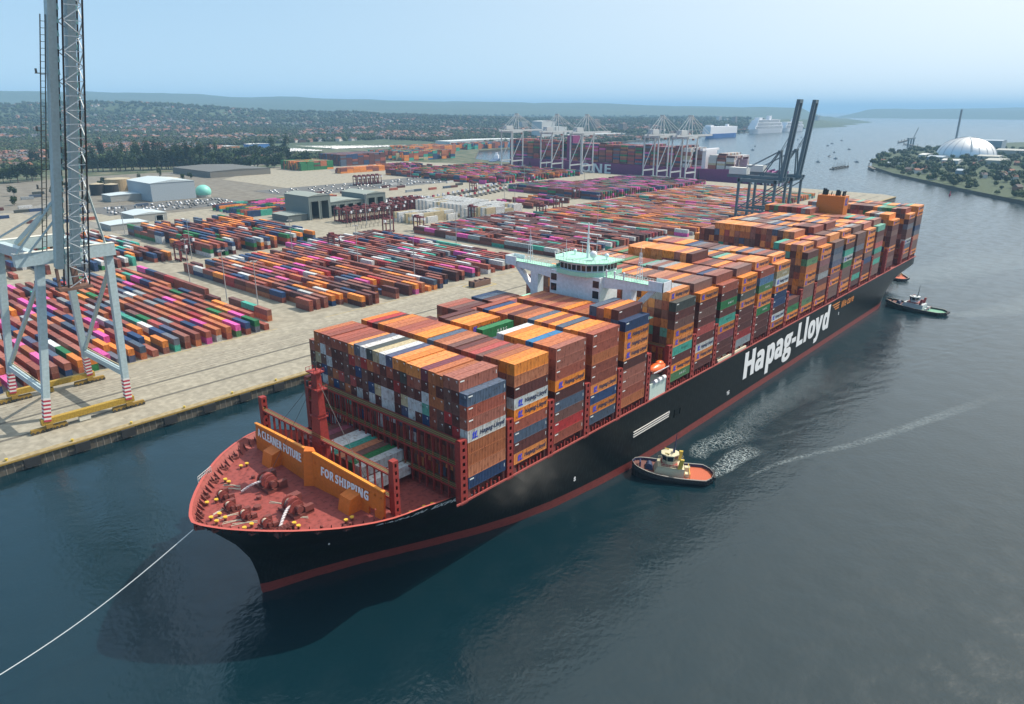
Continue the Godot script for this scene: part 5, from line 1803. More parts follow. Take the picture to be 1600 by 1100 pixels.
	var tm := words("ONE", 26.0, 0.1)
	put(tm, "hull_lettering", mat("lettering_white"), s, Transform3D(Basis(V(0, -1, 0), V(0, 0, 1), V(-1, 0, 0)) * Basis.from_scale(Vector3(1.2, 0.8, 1)), V(-27.3, 592 - 545, 9.0)))
	b = MB.new()
	b.bx(-18, 18, 395 - 545, 401 - 545, 18.6, 47)
	b.bx(-27, 27, 396 - 545, 400 - 545, 45, 48)
	put(b.mesh(), "bridge_house", mat("house_white"), s)
	b = MB.new()
	b.bx(-10, 10, 655 - 545, 668 - 545, 18.6, 60)
	put(b.mesh(), "funnel", mg, s)
	rng.seed = 14
	var xf := []
	var cols := []
	var y := 345.0
	while y < 785.0:
		if not (y > 382 and y < 410) and not (y > 642 and y < 670):
			var n := 11 if y > 410 else 8
			n -= rng.randi() % 2
			for c in 20:
				var nn := n - (1 if rng.randf() < 0.15 else 0)
				for t in nn:
					if c > 2 and t < nn - 1 and c < 18: continue
					var ch := pick("dddddrrrmmnspgRa") if y > 420 else pick("wwwwcwdr")
					var v: Vector3 = PAL[ch][0] * rng.randf_range(0.85, 1.1)
					xf.append(Transform3D(Basis(Vector3.UP, PI / 2), V(958 - 25 + c * 2.6, y + 6, 19.5 + t * CH)))
					cols.append(Color(v.x, v.y, v.z))
		y += 14.4
	setting(many("deck_cargo", box_cheap, mat("containers_mixed"), xf, cols), "stuff", "container stacks on the magenta ship")

	# small blue coaster in the inner dock
	simple_ship("coaster", "small dark blue coaster in the dock left of the magenta ship", "ship", Vector2(965, 868), Vector2(1055, 935), 15, 5.0, mat("coaster_blue", Vector3(0.02, 0.05, 0.12), 0.5), [[0.78, 0.92, 0.6, 12.0], [0.82, 0.88, 0.3, 17.0]], mat("house_white"))
	simple_ship("car_carrier", "white and blue slab-sided car carrier berthed across the river bend", "ship", Vector2(2520, 1205), Vector2(2760, 1205), 34, 16.0, mat("carrier_blue", Vector3(0.02, 0.13, 0.45), 0.5), [[0.02, 0.98, 0.98, 42.0], [0.05, 0.16, 0.7, 48.0], [0.7, 0.76, 0.3, 50.0]], mat("house_white"))
	simple_ship("cruise_ship", "large white cruise ship with many decks berthed far up the river", "cruise ship", Vector2(3170, 1322), Vector2(3520, 1322), 40, 20.0, mat("house_white"), [[0.06, 0.97, 0.95, 34.0], [0.1, 0.93, 0.92, 48.0], [0.14, 0.86, 0.86, 60.0], [0.2, 0.3, 0.6, 70.0], [0.55, 0.62, 0.4, 78.0]], mat("house_white"))
	simple_ship("cruise_ship", "second white cruise ship, mostly hidden behind the raised crane booms", "cruise ship", Vector2(3620, 1355), Vector2(3880, 1355), 36, 18.0, mat("house_white"), [[0.06, 0.97, 0.95, 32.0], [0.12, 0.9, 0.9, 46.0], [0.5, 0.58, 0.4, 62.0]], mat("house_white"))
	# yachts and launches scattered over the river
	rng.seed = 31
	var hullm := MB.new()
	hullm.hexa([Vector3(-5, 0, 1.3), Vector3(3, 0, 1.3), Vector3(3, 0, -1.3), Vector3(-5, 0, -1.3), Vector3(-5.2, 1.4, 1.6), Vector3(6, 1.6, 0.3), Vector3(6, 1.6, -0.3), Vector3(-5.2, 1.4, -1.6)])
	var cabm := MB.new()
	cabm.hexa([Vector3(-2.6, 1.4, 1.0), Vector3(2.2, 1.4, 0.8), Vector3(2.2, 1.4, -0.8), Vector3(-2.6, 1.4, -1.0), Vector3(-2.2, 2.7, 0.9), Vector3(1.2, 2.6, 0.7), Vector3(1.2, 2.6, -0.7), Vector3(-2.2, 2.7, -0.9)])
	var mastm := MB.new()
	mastm.tube(Vector3(0.6, 2.4, 0), Vector3(0.6, 14, 0), 0.12, 0.06, 5)
	mastm.bar(Vector3(0.6, 3.4, 0), Vector3(-4.4, 3.4, 0), 0.14, 0.14)
	var hm := hullm.mesh()
	var cbm := cabm.mesh()
	var mm := mastm.mesh()
	for px in [[1640, 430], [1720, 470], [1790, 560], [1900, 520], [2010, 640], [2080, 540], [2150, 700], [2260, 660], [2300, 760], [2420, 700], [2480, 820], [2050, 800], [1850, 720], [2650, 900], [2700, 760], [1500, 420], [1560, 360], [2900, 980]]:
		var o := thing("sailing_boat", "small moored boat with bare mast out on the wide river", "boat", V(px[0], px[1], 0.1), "small boats moored on the river")
		o.rotation.y = rng.randf() * TAU
		put(hm, "hull", mat("yacht_hull", Vector3(0.3, 0.32, 0.34), 0.5), o)
		put(cbm, "cabin", mat("yacht_cabin", Vector3(0.12, 0.13, 0.15), 0.5), o)
		put(mm, "mast", mat("wheel_dark"), o)
	# cluster of fishing pontoons off the point
	var pt := thing("mooring_pontoon", "low pontoon crowded with masts off the tip of the point", "pontoon", V(1362, 330, 0))
	b = MB.new()
	b.bx(-44, 40, -4, 4, 0, 1.4)
	put(b.mesh(), "float", mat("wheel_dark"), pt)
	for i in 16:
		b = MB.new()
		b.tube(V(-40 + i * 5.2, (i % 3) * 3 - 3, 1), V(-40 + i * 5.2, (i % 3) * 3 - 3, 7 + (i * 5) % 8), 0.25, 0.12, 5)
		b.bx(-42 + i * 5.2, -38 + i * 5.2, (i % 3) * 3 - 4.2, (i % 3) * 3 - 1.8, 1.2, 3.2)
		put(b.mesh(), "moored_craft", mat("ladder_brown", Vector3(0.12, 0.11, 0.09), 0.8), pt)
	var by := thing("navigation_buoy", "small red buoy floating alone near the green point", "buoy", V(989, 69, 0))
	b = MB.new()
	b.tube(V(0, 0, -0.5), V(0, 0, 1.0), 1.4, 1.3, 12)
	put(b.mesh(), "float", mat("stripe_red"), by)
	b = MB.new()
	b.tube(V(0, 0, 1.0), V(0, 0, 4.4), 0.9, 0.25, 8)
	b.ball(V(0, 0, 4.8), Vector3.ONE * 0.5, 8, 5)
	put(b.mesh(), "tower", mat("stripe_red"), by)

func simple_ship(called: String, label: String, cat: String, bow: Vector2, stern: Vector2, beam: float, deck: float, hm: Material, decks: Array, wm: Material) -> void:
	var s := thing(called, label, cat, V((bow.x + stern.x) / 2, (bow.y + stern.y) / 2, 0))
	var d := bow - stern
	var L := d.length()
	s.rotation.y = atan2(d.y, d.x)
	var b := MB.new()
	var hf := func(k: float) -> float: return beam / 2 * sqrt(clampf(k / 0.14, 0.0, 1.0)) * (1.0 if k < 0.93 else 1.0 - 0.3 * (k - 0.93) / 0.07)
	for i in 20:   # k = 0 at the bow
		var k0 := i / 20.0
		var k1 := (i + 1) / 20.0
		for sd in [-1.0, 1.0]:
			b.quad(Vector3(L * (0.47 - k0 * 0.97), -1, sd * hf.call(k0) * 0.8), Vector3(L * (0.47 - k1 * 0.97), -1, sd * hf.call(k1) * 0.8), Vector3(L * (0.5 - k1), deck, sd * hf.call(k1)), Vector3(L * (0.5 - k0), deck, sd * hf.call(k0)))
		b.quad(Vector3(L * (0.5 - k0), deck, -hf.call(k0)), Vector3(L * (0.5 - k1), deck, -hf.call(k1)), Vector3(L * (0.5 - k1), deck, hf.call(k1)), Vector3(L * (0.5 - k0), deck, hf.call(k0)))
	b.quad(Vector3(-L / 2, -1, -hf.call(1.0)), Vector3(-L / 2, -1, hf.call(1.0)), Vector3(-L / 2, deck, hf.call(1.0)), Vector3(-L / 2, deck, -hf.call(1.0)))
	put(b.mesh(), "hull", hm, s)
	var z := deck
	for q in decks:
		b = MB.new()
		var w: float = beam * q[2] / 2
		b.hexa([Vector3(L * (0.5 - q[1]), z, w), Vector3(L * (0.5 - q[0]), z, w), Vector3(L * (0.5 - q[0]), z, -w), Vector3(L * (0.5 - q[1]), z, -w), Vector3(L * (0.5 - q[1]), q[3], w), Vector3(L * (0.5 - q[0]) - 3, q[3], w * 0.94), Vector3(L * (0.5 - q[0]) - 3, q[3], -w * 0.94), Vector3(L * (0.5 - q[1]), q[3], -w)])
		var o := put(b.mesh(), "superstructure", wm, s)
		if called == "cruise_ship" and q[1] - q[0] > 0.3:
			b = MB.new()
			var h := z + 1.2
			while h < q[3] - 1.0:
				for sd in [-1.0, 1.0]: b.box(Vector3(L * (0.5 - (q[0] + q[1]) / 2), h, sd * w), Vector3(L * (q[1] - q[0]) * 0.94, 1.3, 0.3))
				h += 3.0
			put(b.mesh(), "balcony_row", mat("dark_glass"), o)
		z = q[3] if q[1] - q[0] > 0.3 else z

func straddle_mesh(part: String) -> ArrayMesh:
	var b := MB.new()
	match part:
		"leg":
			b.bar(Vector3(0, 1.2, 0), Vector3(0, 11.5, 0), 0.8, 0.7)
		"wheel_beam":
			b.box(Vector3(0, 1.3, 0), Vector3(9.6, 0.9, 0.9))
		"wheel":
			b.tube(Vector3(0, 0.8, -0.3), Vector3(0, 0.8, 0.3), 0.8, 0.8, 10)
		"top_frame":
			for z in [-2.2, 2.2]: b.box(Vector3(0, 11.8, z), Vector3(9.6, 1.0, 0.9))
			for x in [-4.2, 0.0, 4.2]: b.box(Vector3(x, 11.9, 0), Vector3(0.8, 0.9, 5.2))
			b.box(Vector3(2.5, 12.9, 0), Vector3(3.0, 1.2, 3.4))
		"spreader":
			b.box(Vector3(0, 7.6, 0), Vector3(8.0, 0.5, 2.2))
			for x in [-3.0, 3.0]: b.box(Vector3(x, 9.6, 0), Vector3(0.12, 3.8, 0.12))
		"cab":
			b.box(Vector3(-4.9, 10.2, 2.2), Vector3(1.6, 2.0, 1.6))
	return b.mesh()

func gable(b: MB, x0: float, x1: float, y0: float, y1: float, z0: float, ze: float, zr: float) -> void:
	# ridge along Y
	var xm := (x0 + x1) / 2
	b.quad(V(x0, y0, ze), V(x0, y1, ze), V(xm, y1, zr), V(xm, y0, zr))
	b.quad(V(x1, y1, ze), V(x1, y0, ze), V(xm, y0, zr), V(xm, y1, zr))
	b.tri(V(x0, y0, ze), V(xm, y0, zr), V(x1, y0, ze))
	b.tri(V(x0, y1, ze), V(xm, y1, zr), V(x1, y1, ze))

func shed(called: String, label: String, x0: float, x1: float, y0: float, y1: float, h: float, rise: float, wall: Material, roof: Material, doors := []) -> Node3D:
	var o := thing(called, label, "building", V((x0 + x1) / 2, (y0 + y1) / 2, 4))
	var cx := (x0 + x1) / 2
	var cy := (y0 + y1) / 2
	var b := MB.new()
	if doors.is_empty():
		b.bx(x0 - cx, x1 - cx, y0 - cy, y1 - cy, 0, h)
	else:   # hollow hall: three closed sides and a front of piers and lintels round the open doors
		b.bx(x0 - cx, x0 - cx + 0.4, y0 - cy, y1 - cy, 0, h)
		b.bx(x1 - cx - 0.4, x1 - cx, y0 - cy, y1 - cy, 0, h)
		b.bx(x0 - cx + 0.4, x1 - cx - 0.4, y1 - cy - 0.4, y1 - cy, 0, h)
		var px := x0 - cx + 0.4
		for d in doors:
			b.bx(px, d[0] - d[1] / 2 - cx, y0 - cy, y0 - cy + 0.4, 0, h)
			b.bx(d[0] - d[1] / 2 - cx, d[0] + d[1] / 2 - cx, y0 - cy, y0 - cy + 0.4, d[2], h)
			px = d[0] + d[1] / 2 - cx
		b.bx(px, x1 - cx - 0.4, y0 - cy, y0 - cy + 0.4, 0, h)
	put(b.mesh(), "wall", wall, o)
	b = MB.new()
	gable(b, x0 - cx - 0.4, x1 - cx + 0.4, y0 - cy - 0.4, y1 - cy + 0.4, 0, h + 0.02, h + rise)
	put(b.mesh(), "roof", roof, o)
	for d in doors:   # x centre, width, height on the quay-facing wall
		b = MB.new()
		for sd in [-1.0, 1.0]: b.bx(d[0] + sd * (d[1] / 2 + 0.25) - 0.2 - cx, d[0] + sd * (d[1] / 2 + 0.25) + 0.2 - cx, y0 - cy - 0.35, y0 - cy - 0.005, 0, d[2] + 0.4)
		put(b.mesh(), "door_frame", roof, o)
	return o

func build_terminal_buildings() -> void:
	rng.seed = 55
	var red := mat("carrier_red", Vector3(0.16, 0.022, 0.026), 0.6, 0.0, "grime", 3.0)
	var parts := {}
	for p in ["leg", "wheel_beam", "wheel", "top_frame", "spreader", "cab"]: parts[p] = straddle_mesh(p)
	var proto := Node3D.new()
	for z in [-2.2, 2.2]:
		put(parts.wheel_beam, "wheel_beam", red, proto, Transform3D(Basis(), Vector3(0, 0, z)))
		for x in [-4.0, 4.0]: put(parts.leg, "leg", red, proto, Transform3D(Basis(), Vector3(x, 0, z)))
		for x in [-4.0, -1.4, 1.4, 4.0]: put(parts.wheel, "wheel", mat("wheel_dark"), proto, Transform3D(Basis(), Vector3(x, 0, z)))
	put(parts.top_frame, "top_frame", red, proto)
	put(parts.spreader, "spreader", mat("wheel_dark"), proto)
	put(parts.cab, "cab", mat("house_white"), proto)
	var spots := [[112.0, 362.0, 1.57, "in the lane behind the single container row"], [128.0, 385.0, 1.57, "beside the orange container row"], [205.0, 315.0, 1.57, "over a row of the block ahead of the bridge"], [310.0, 340.0, 1.57, "standing alone before the white reefer stacks"], [286.0, 352.0, 0.0, "between the workshop and the white stacks"], [392.0, 355.0, 1.57, "in front of the tall white stacks"], [448.0, 316.0, 1.57, "beyond the bridge roof"], [590.0, 380.0, 0.0, "on the lane behind the far rows"], [560.0, 520.0, 1.57, "at the end of the trailer lane"], [700.0, 545.0, 1.57, "beside the far magenta rows"], [505.0, 340.0, 1.57, "over the pale far rows"]]
	for i in 14: spots.append([293.0 + (i % 7) * 10.5, 432.0 - int(i / 7.0) * 11.0, 1.57, "parked %s in the %s rank before the workshop doors" % [ORD[i % 7 + 1], "rear" if i < 7 else "front"]])
	for i in 8: spots.append([376.0 + (i % 4) * 9.0, 455.0 - int(i / 4.0) * 12.0, 1.57, "parked %s in the %s rank past the workshop's end" % [ORD[i % 4 + 1], "rear" if i < 4 else "front"]])
	for i in 6: spots.append([505.0 + i * 7.5, 690.0, 1.57, "parked %s in the distant rank before the stacked blocks" % ORD[i + 1]])
	for s in spots:
		var o: Node3D = proto.duplicate()
		o.name = numbered("straddle_carrier")
		add_child(o)
		o.position = V(s[0], s[1], 4.0)
		o.rotation.y = s[2] + 0.0
		tag(o, "red straddle carrier " + s[3], "straddle carrier", "straddle carriers in the yard")
	proto.free()
	# lamp masts
	var pole := MB.new()
	pole.tube(Vector3.ZERO, Vector3(0, 28, 0), 0.32, 0.16, 8)
	var head := MB.new()
	head.bar(Vector3(-1.8, 28, 0), Vector3(1.8, 28, 0), 0.2, 0.2)
	head.bar(Vector3(0, 28, -1.8), Vector3(0, 28, 1.8), 0.2, 0.2)
	for q in [Vector3(-1.7, 27.8, 0), Vector3(1.7, 27.8, 0), Vector3(0, 27.8, 1.7), Vector3(0, 27.8, -1.7)]: head.box(q, Vector3(0.9, 0.3, 0.9))
	var pm := pole.mesh()
	var hm := head.mesh()
	var lamps := [[76.7, 198.2, "by the quay end of the single row"], [79.7, 236.9, "second along the single row"], [82.0, 285.0, "third along the single row"], [164.9, 306.8, "at the back of the block ahead of the bridge"], [181.5, 255.0, "in the lane right of the block ahead of the bridge"], [181.5, 198.0, "at the quay end of the lane ahead of the bridge"], [270.5, 252.8, "in the lane behind the starboard bridge wing"], [119.5, 362.2, "at the corner of the open lane"], [131.0, 507.5, "far back by the car park"], [271.0, 330.0, "behind the wing, near the yellow trailers"], [296.0, 395.0, "before the workshop"], [436.0, 240.0, "between the two far yards"], [436.0, 340.0, "beside the white reefer stacks"], [616.0, 230.0, "amid the pale far rows"], [616.0, 320.0, "at the back of the pale far rows"], [520.0, 430.0, "on the trailer lane"], [560.0, 640.0, "by the distant carriers"], [660.0, 520.0, "by the far magenta rows"], [800.0, 520.0, "near the white cranes"]]
	for l in lamps:
		var o := thing("lamp_mast", "tall thin yard lamp mast %s" % l[2], "lamp mast", V(l[0], l[1], 4), "yard lamp masts")
		put(pm, "pole", mat("lamp_steel", Vector3(0.35, 0.35, 0.34), 0.5), o)
		put(hm, "lamp_head", mat("lamp_steel"), o)
	# workshop: two tall ends and a lower middle
	var grey := mat("workshop_grey", Vector3(0.16, 0.19, 0.18), 0.7, 0.0, "faint", 7.0)
	var groof := mat("workshop_roof", Vector3(0.26, 0.29, 0.26), 0.7, 0.0, "faint", 9.0)
	shed("workshop", "tall grey workshop end with two dark doors beside the parked carriers", 279, 303, 459, 500, 22, 2, grey, groof, [[285.5, 8, 17], [296.5, 8, 17]])
	shed("workshop", "long lower grey workshop hall with four dark doors", 303.3, 345, 463, 496, 14, 1.5, grey, groof, [[309, 7, 11], [319, 7, 11], [329, 7, 11], [339, 7, 11]])
	shed("workshop", "second tall grey workshop end nearer the white reefer stacks", 345.3, 370, 459, 500, 19, 2, grey, groof, [[352, 8, 15], [363, 8, 15]])
	shed("store_hut", "low dark hut leaning on the left end of the grey workshop", 258, 278.5, 462, 490, 6, 1, mat("hut_grey", Vector3(0.1, 0.12, 0.12), 0.8), groof)
	shed("warehouse", "large pale grey metal warehouse beside the mint tank", 238, 288, 706, 770, 20, 3, mat("warehouse_grey", Vector3(0.33, 0.38, 0.42), 0.6, 0.0, "faint", 9.0), mat("warehouse_roof", Vector3(0.5, 0.56, 0.58), 0.5, 0.0, "faint", 9.0))
	shed("office", "low white-roofed office in front of the tan tanks", 205, 240, 735, 760, 7, 1, mat("office_wall", Vector3(0.3, 0.3, 0.28), 0.7), mat("warehouse_roof"))
	shed("gatehouse", "low pale shed by the open concrete lane", 160, 190, 560, 590, 7, 2, mat("office_wall"), mat("warehouse_roof"), [[183, 6, 5]])
	shed("gatehouse", "wide flat shed roof behind the orange container row", 128, 160, 528, 552, 5, 1, mat("office_wall"), mat("warehouse_roof"))
	shed("low_warehouse", "wide dark low warehouse before the belt of trees", 420, 520, 935, 1060, 9, 2, mat("brownish", Vector3(0.16, 0.15, 0.13), 0.8), mat("dark_roof", Vector3(0.12, 0.125, 0.12), 0.8, 0.0, "grime", 12.0))
	for q in [[262.0, 862.0, 15.0, 14.0, "tan", "wide tan storage tank, left of the pair behind the warehouse"], [288.0, 845.0, 15.0, 14.0, "tan", "wide tan storage tank, right of the pair behind the warehouse"], [320.0, 850.0, 13.0, 12.0, "tan", "tan storage tank partly behind the grey warehouse"], [222.0, 820.0, 8.0, 13.0, "black", "black tank beside the tan tanks"], [236.0, 815.0, 8.0, 12.0, "black", "second black tank beside the tan tanks"]]:
		var o := thing("storage_tank", q[5], "tank", V(q[0], q[1], 4))
		var b := MB.new()
		b.tube(Vector3.ZERO, Vector3(0, q[3], 0), q[2], q[2], 28)
		put(b.mesh(), "shell", mat("tank_tan", Vector3(0.42, 0.31, 0.17), 0.7, 0.0, "grime", 8.0) if q[4] == "tan" else mat("soot"), o)
		b = MB.new()
		b.tube(Vector3(0, q[3], 0), Vector3(0, q[3] + 1.5, 0), q[2] * 1.01, 0.3, 28)
		put(b.mesh(), "roof", mat("tank_roof", Vector3(0.36, 0.3, 0.2), 0.7), o)
	var dome := thing("mint_tank", "round mint-green tank at the end of the grey warehouse", "tank", V(300, 712, 4))
	var b := MB.new()
	b.ball(V(0, 0, 6), Vector3(9, 8, 9), 18, 10)
	put(b.mesh(true), "shell", mat("mint_paint", Vector3(0.18, 0.5, 0.42), 0.5), dome)
	b = MB.new()
	b.tube(Vector3.ZERO, Vector3(0, 2.5, 0), 8, 8, 18)
	put(b.mesh(), "plinth", mat("office_wall"), dome)
	var isl := thing("gantry_spreader", "brown steel spreader frame lying on a yellow-marked pad beside the quay", "spreader", V(200, 160, 4))
	b = MB.new()
	for y in [-2.0, 2.0]: b.bx(-7, 7, y - 0.5, y + 0.5, 0.3, 3.2)
	for x in [-6.5, -2.0, 2.0, 6.5]: b.bx(x - 0.5, x + 0.5, -2.4, 2.4, 0.1, 3.6)
	put(b.mesh(), "frame", mat("hinge_rust"), isl)
	b = MB.new()
	b.bx(-9.5, 9.5, -5.5, -4.9, 0.01, 0.03)
	b.bx(-9.5, 9.5, 4.9, 5.5, 0.01, 0.03)
	b.bx(-9.5, -8.9, -5.5, 5.5, 0.01, 0.03)
	b.bx(8.9, 9.5, -5.5, 5.5, 0.01, 0.03)
	put(b.mesh(), "pad_marking", mat("line_yellow", Vector3(0.6, 0.42, 0.03), 0.8), isl)
	# reefer racks: fenced lane before the workshop
	var rack := thing("fenced_compound", "long wire-fenced compound in front of the parked carriers", "fence", V(330, 385, 4))
	for y in [0.0, 16.0]:
		for i in 24:
			b = MB.new()
			b.bar(V(-52 + i * 4.6, y, 0), V(-52 + i * 4.6, y, 3.4), 0.3, 0.3)
			put(b.mesh(), "post", mat("ladder_brown"), rack)
		for h in [1.0, 2.2, 3.3]:
			b = MB.new()
			b.bar(V(-52, y, h), V(54, y, h), 0.15, 0.15)
			put(b.mesh(), "rail", mat("ladder_brown"), rack)
	# road vehicles: trucks on the lanes and the car parks
	var tr := MB.new()
	tr.box(Vector3(-2.0, 1.1, 0), Vector3(12.5, 0.4, 2.4))
	for x in [-6.5, -5.2, 2.6, 5.6]: 
		for z in [-1.0, 1.0]: tr.tube(Vector3(x, 0.5, z - 0.2), Vector3(x, 0.5, z + 0.2), 0.5, 0.5, 8)
	var cabm := MB.new()
	cabm.hexa([Vector3(4.4, 0.8, 1.2), Vector3(6.9, 0.8, 1.2), Vector3(6.9, 0.8, -1.2), Vector3(4.4, 0.8, -1.2), Vector3(4.4, 3.6, 1.2), Vector3(6.4, 3.4, 1.15), Vector3(6.4, 3.4, -1.15), Vector3(4.4, 3.6, -1.2)])
	var trm := tr.mesh()
	var cbm := cabm.mesh()
	for i in 46:
		var q := [470.0 + (i % 23) * 11.0, 470.0 + (i % 23) * 3.0 + int(i / 23.0) * 30.0]
		if i >= 40: q = [238.0 + (i - 40) * 14.0, 148.0 if i % 2 else 165.0]
		if i >= 40: continue
		var o := thing("truck", "truck waiting in the long lane behind the white reefer stacks", "truck", V(q[0], q[1], 4), "trucks queuing in the yard lane")
		o.rotation.y = PI / 2 + rng.randf_range(-0.05, 0.05)
		put(trm, "chassis", mat("wheel_dark"), o)
		put(cbm, "cab", mat("house_white") if i % 3 else mat("stripe_red"), o)
	var car := MB.new()
	car.hexa([Vector3(-2.2, 0.25, 0.9), Vector3(2.2, 0.25, 0.9), Vector3(2.2, 0.25, -0.9), Vector3(-2.2, 0.25, -0.9), Vector3(-2.1, 0.9, 0.88), Vector3(2.1, 0.8, 0.88), Vector3(2.1, 0.8, -0.88), Vector3(-2.1, 0.9, -0.88)])
	car.hexa([Vector3(-1.7, 0.9, 0.8), Vector3(1.2, 0.85, 0.8), Vector3(1.2, 0.85, -0.8), Vector3(-1.7, 0.9, -0.8), Vector3(-1.3, 1.45, 0.65), Vector3(0.5, 1.45, 0.65), Vector3(0.5, 1.45, -0.65), Vector3(-1.3, 1.45, -0.65)])
	var xf := []
	var cols := []
	var lots := [[170.0, 300.0, 630.0, 690.0, 9.0, 3.4, 0.4], [820.0, 960.0, 1440.0, 1560.0, 7.0, 3.2, 0.9], [1030.0, 1350.0, 1480.0, 1760.0, 9.0, 4.0, 0.85], [400.0, 480.0, 470.0, 540.0, 8.0, 3.4, 0.7], [380.0, 640.0, 640.0, 720.0, 14.0, 6.0, 0.4], [-330, -60, 1150, 1300, 9.0, 4.0, 0.8]]
	for l in lots:
		var y: float = l[2]
		while y < l[3]:
			var x: float = l[0]
			while x < l[1]:
				if rng.randf() < l[6]:
					xf.append(Transform3D(Basis(Vector3.UP, PI / 2), V(x, y, 3.75 if y > 1000 else 4.0)))
					var g: float = [0.6, 0.45, 0.12, 0.06, 0.03, 0.2][rng.randi() % 6] if y < 1000 else [0.6, 0.55, 0.5, 0.5, 0.1, 0.3][rng.randi() % 6]
					cols.append(Color(g, g, g * 1.03))
				x += l[5]
			y += l[4]
	var cmn := mat("car_paint", Vector3(1, 1, 1), 0.3)
	cmn.vertex_color_use_as_albedo = true
	setting(many("parked_cars", car.mesh(), cmn, xf, cols), "stuff", "hundreds of parked cars in the storage lots")
	b = MB.new()
	for l in lots: b.bx(l[0] - 8, l[1] + 8, l[2] - 6, l[3] + 8, 3.0, 3.74 if l[2] > 1000 else 4.008)
	setting(put(b.mesh(), "car_park", mat("asphalt", Vector3(0.12, 0.12, 0.12), 0.9, 0.0, "concrete", 30.0)), "structure", "grey asphalt car parks")
	# access roads
	b = MB.new()
	for r in [[Vector2(150, 345), Vector2(118, 720), 18.0], [Vector2(118, 720), Vector2(330, 1010), 14.0], [Vector2(330, 1010), Vector2(760, 1180), 14.0], [Vector2(118, 720), Vector2(-300, 960), 12.0], [Vector2(620, 900), Vector2(760, 1180), 14.0]]:
		var d: Vector2 = (r[1] - r[0]).normalized().orthogonal() * r[2] / 2
		b.quad(V(r[0].x - d.x, r[0].y - d.y, 4.02), V(r[0].x + d.x, r[0].y + d.y, 4.02), V(r[1].x + d.x, r[1].y + d.y, 4.02), V(r[1].x - d.x, r[1].y - d.y, 4.02))
	setting(put(b.mesh(), "road", mat("road_grey", Vector3(0.22, 0.21, 0.19), 0.9, 0.0, "concrete", 25.0)), "structure", "access roads behind the terminal")

func crown_mesh(sd: int, tall: float, wide: float, n: int) -> ArrayMesh:
	# a crown made of many small leaf clumps spread through an uneven volume
	var r := RandomNumberGenerator.new()
	r.seed = sd
	var b := MB.new()
	var lobes := []
	for i in 7: lobes.append([Vector3(r.randfn(0, wide * 0.3), tall * r.randf_range(0.35, 0.85), r.randfn(0, wide * 0.3)), wide * r.randf_range(0.35, 0.6), tall * r.randf_range(0.14, 0.26)])
	for i in n:
		var l: Array = lobes[r.randi() % lobes.size()]
		var d := Vector3(r.randfn(0, 1), r.randfn(0, 1), r.randfn(0, 1)).normalized() * pow(r.randf(), 0.4)
		var c: Vector3 = l[0] + Vector3(d.x * l[1], d.y * l[2], d.z * l[1])
		var s := wide * 0.14 * r.randf_range(0.6, 1.3)
		var a := Vector3(r.randfn(0, 1), r.randfn(0, 0.6), r.randfn(0, 1)).normalized() * s
		var e := a.cross(Vector3(r.randfn(0, 1), r.randfn(0, 1), r.randfn(0, 1)).normalized()).normalized() * s
		b.tri(c - a - e * 0.5, c + a - e * 0.4, c + e)
		b.tri(c - a * 0.8 + e * 0.6, c + a + e * 0.3, c - e)
	return b.mesh()

func trunk_mesh(tall: float) -> ArrayMesh:
	var b := MB.new()
	b.tube(Vector3.ZERO, Vector3(0, tall * 0.62, 0), tall * 0.025, tall * 0.01, 7)
	for i in 4:
		var a := TAU * i / 4.0 + 0.4
		b.tube(Vector3(0, tall * (0.25 + 0.07 * i), 0), Vector3(cos(a) * tall * 0.14, tall * (0.45 + 0.08 * i), sin(a) * tall * 0.14), tall * 0.011, tall * 0.004, 5)
	return b.mesh()

func clump_mesh(sd: int) -> ArrayMesh:   # distant tree: uneven faceted crown about one unit across
	var r := RandomNumberGenerator.new()
	r.seed = sd
	var b := MB.new()
	for k in 3:
		var c := Vector3(r.randfn(0, 0.16), 0.45 + r.randf_range(-0.12, 0.2), r.randfn(0, 0.16))
		for i in 36:
			var d := Vector3(r.randfn(0, 1), r.randfn(0, 1), r.randfn(0, 1)).normalized()
			var p := c + d * r.randf_range(0.24, 0.4)
			var s := r.randf_range(0.09, 0.17)
			var a := d.cross(Vector3(r.randfn(0, 1), r.randfn(0, 1), r.randfn(0, 1))).normalized() * s
			var e := d.cross(a).normalized() * s
			b.tri(p - a - e, p + a - e * 0.6, p + e)
	return b.mesh()

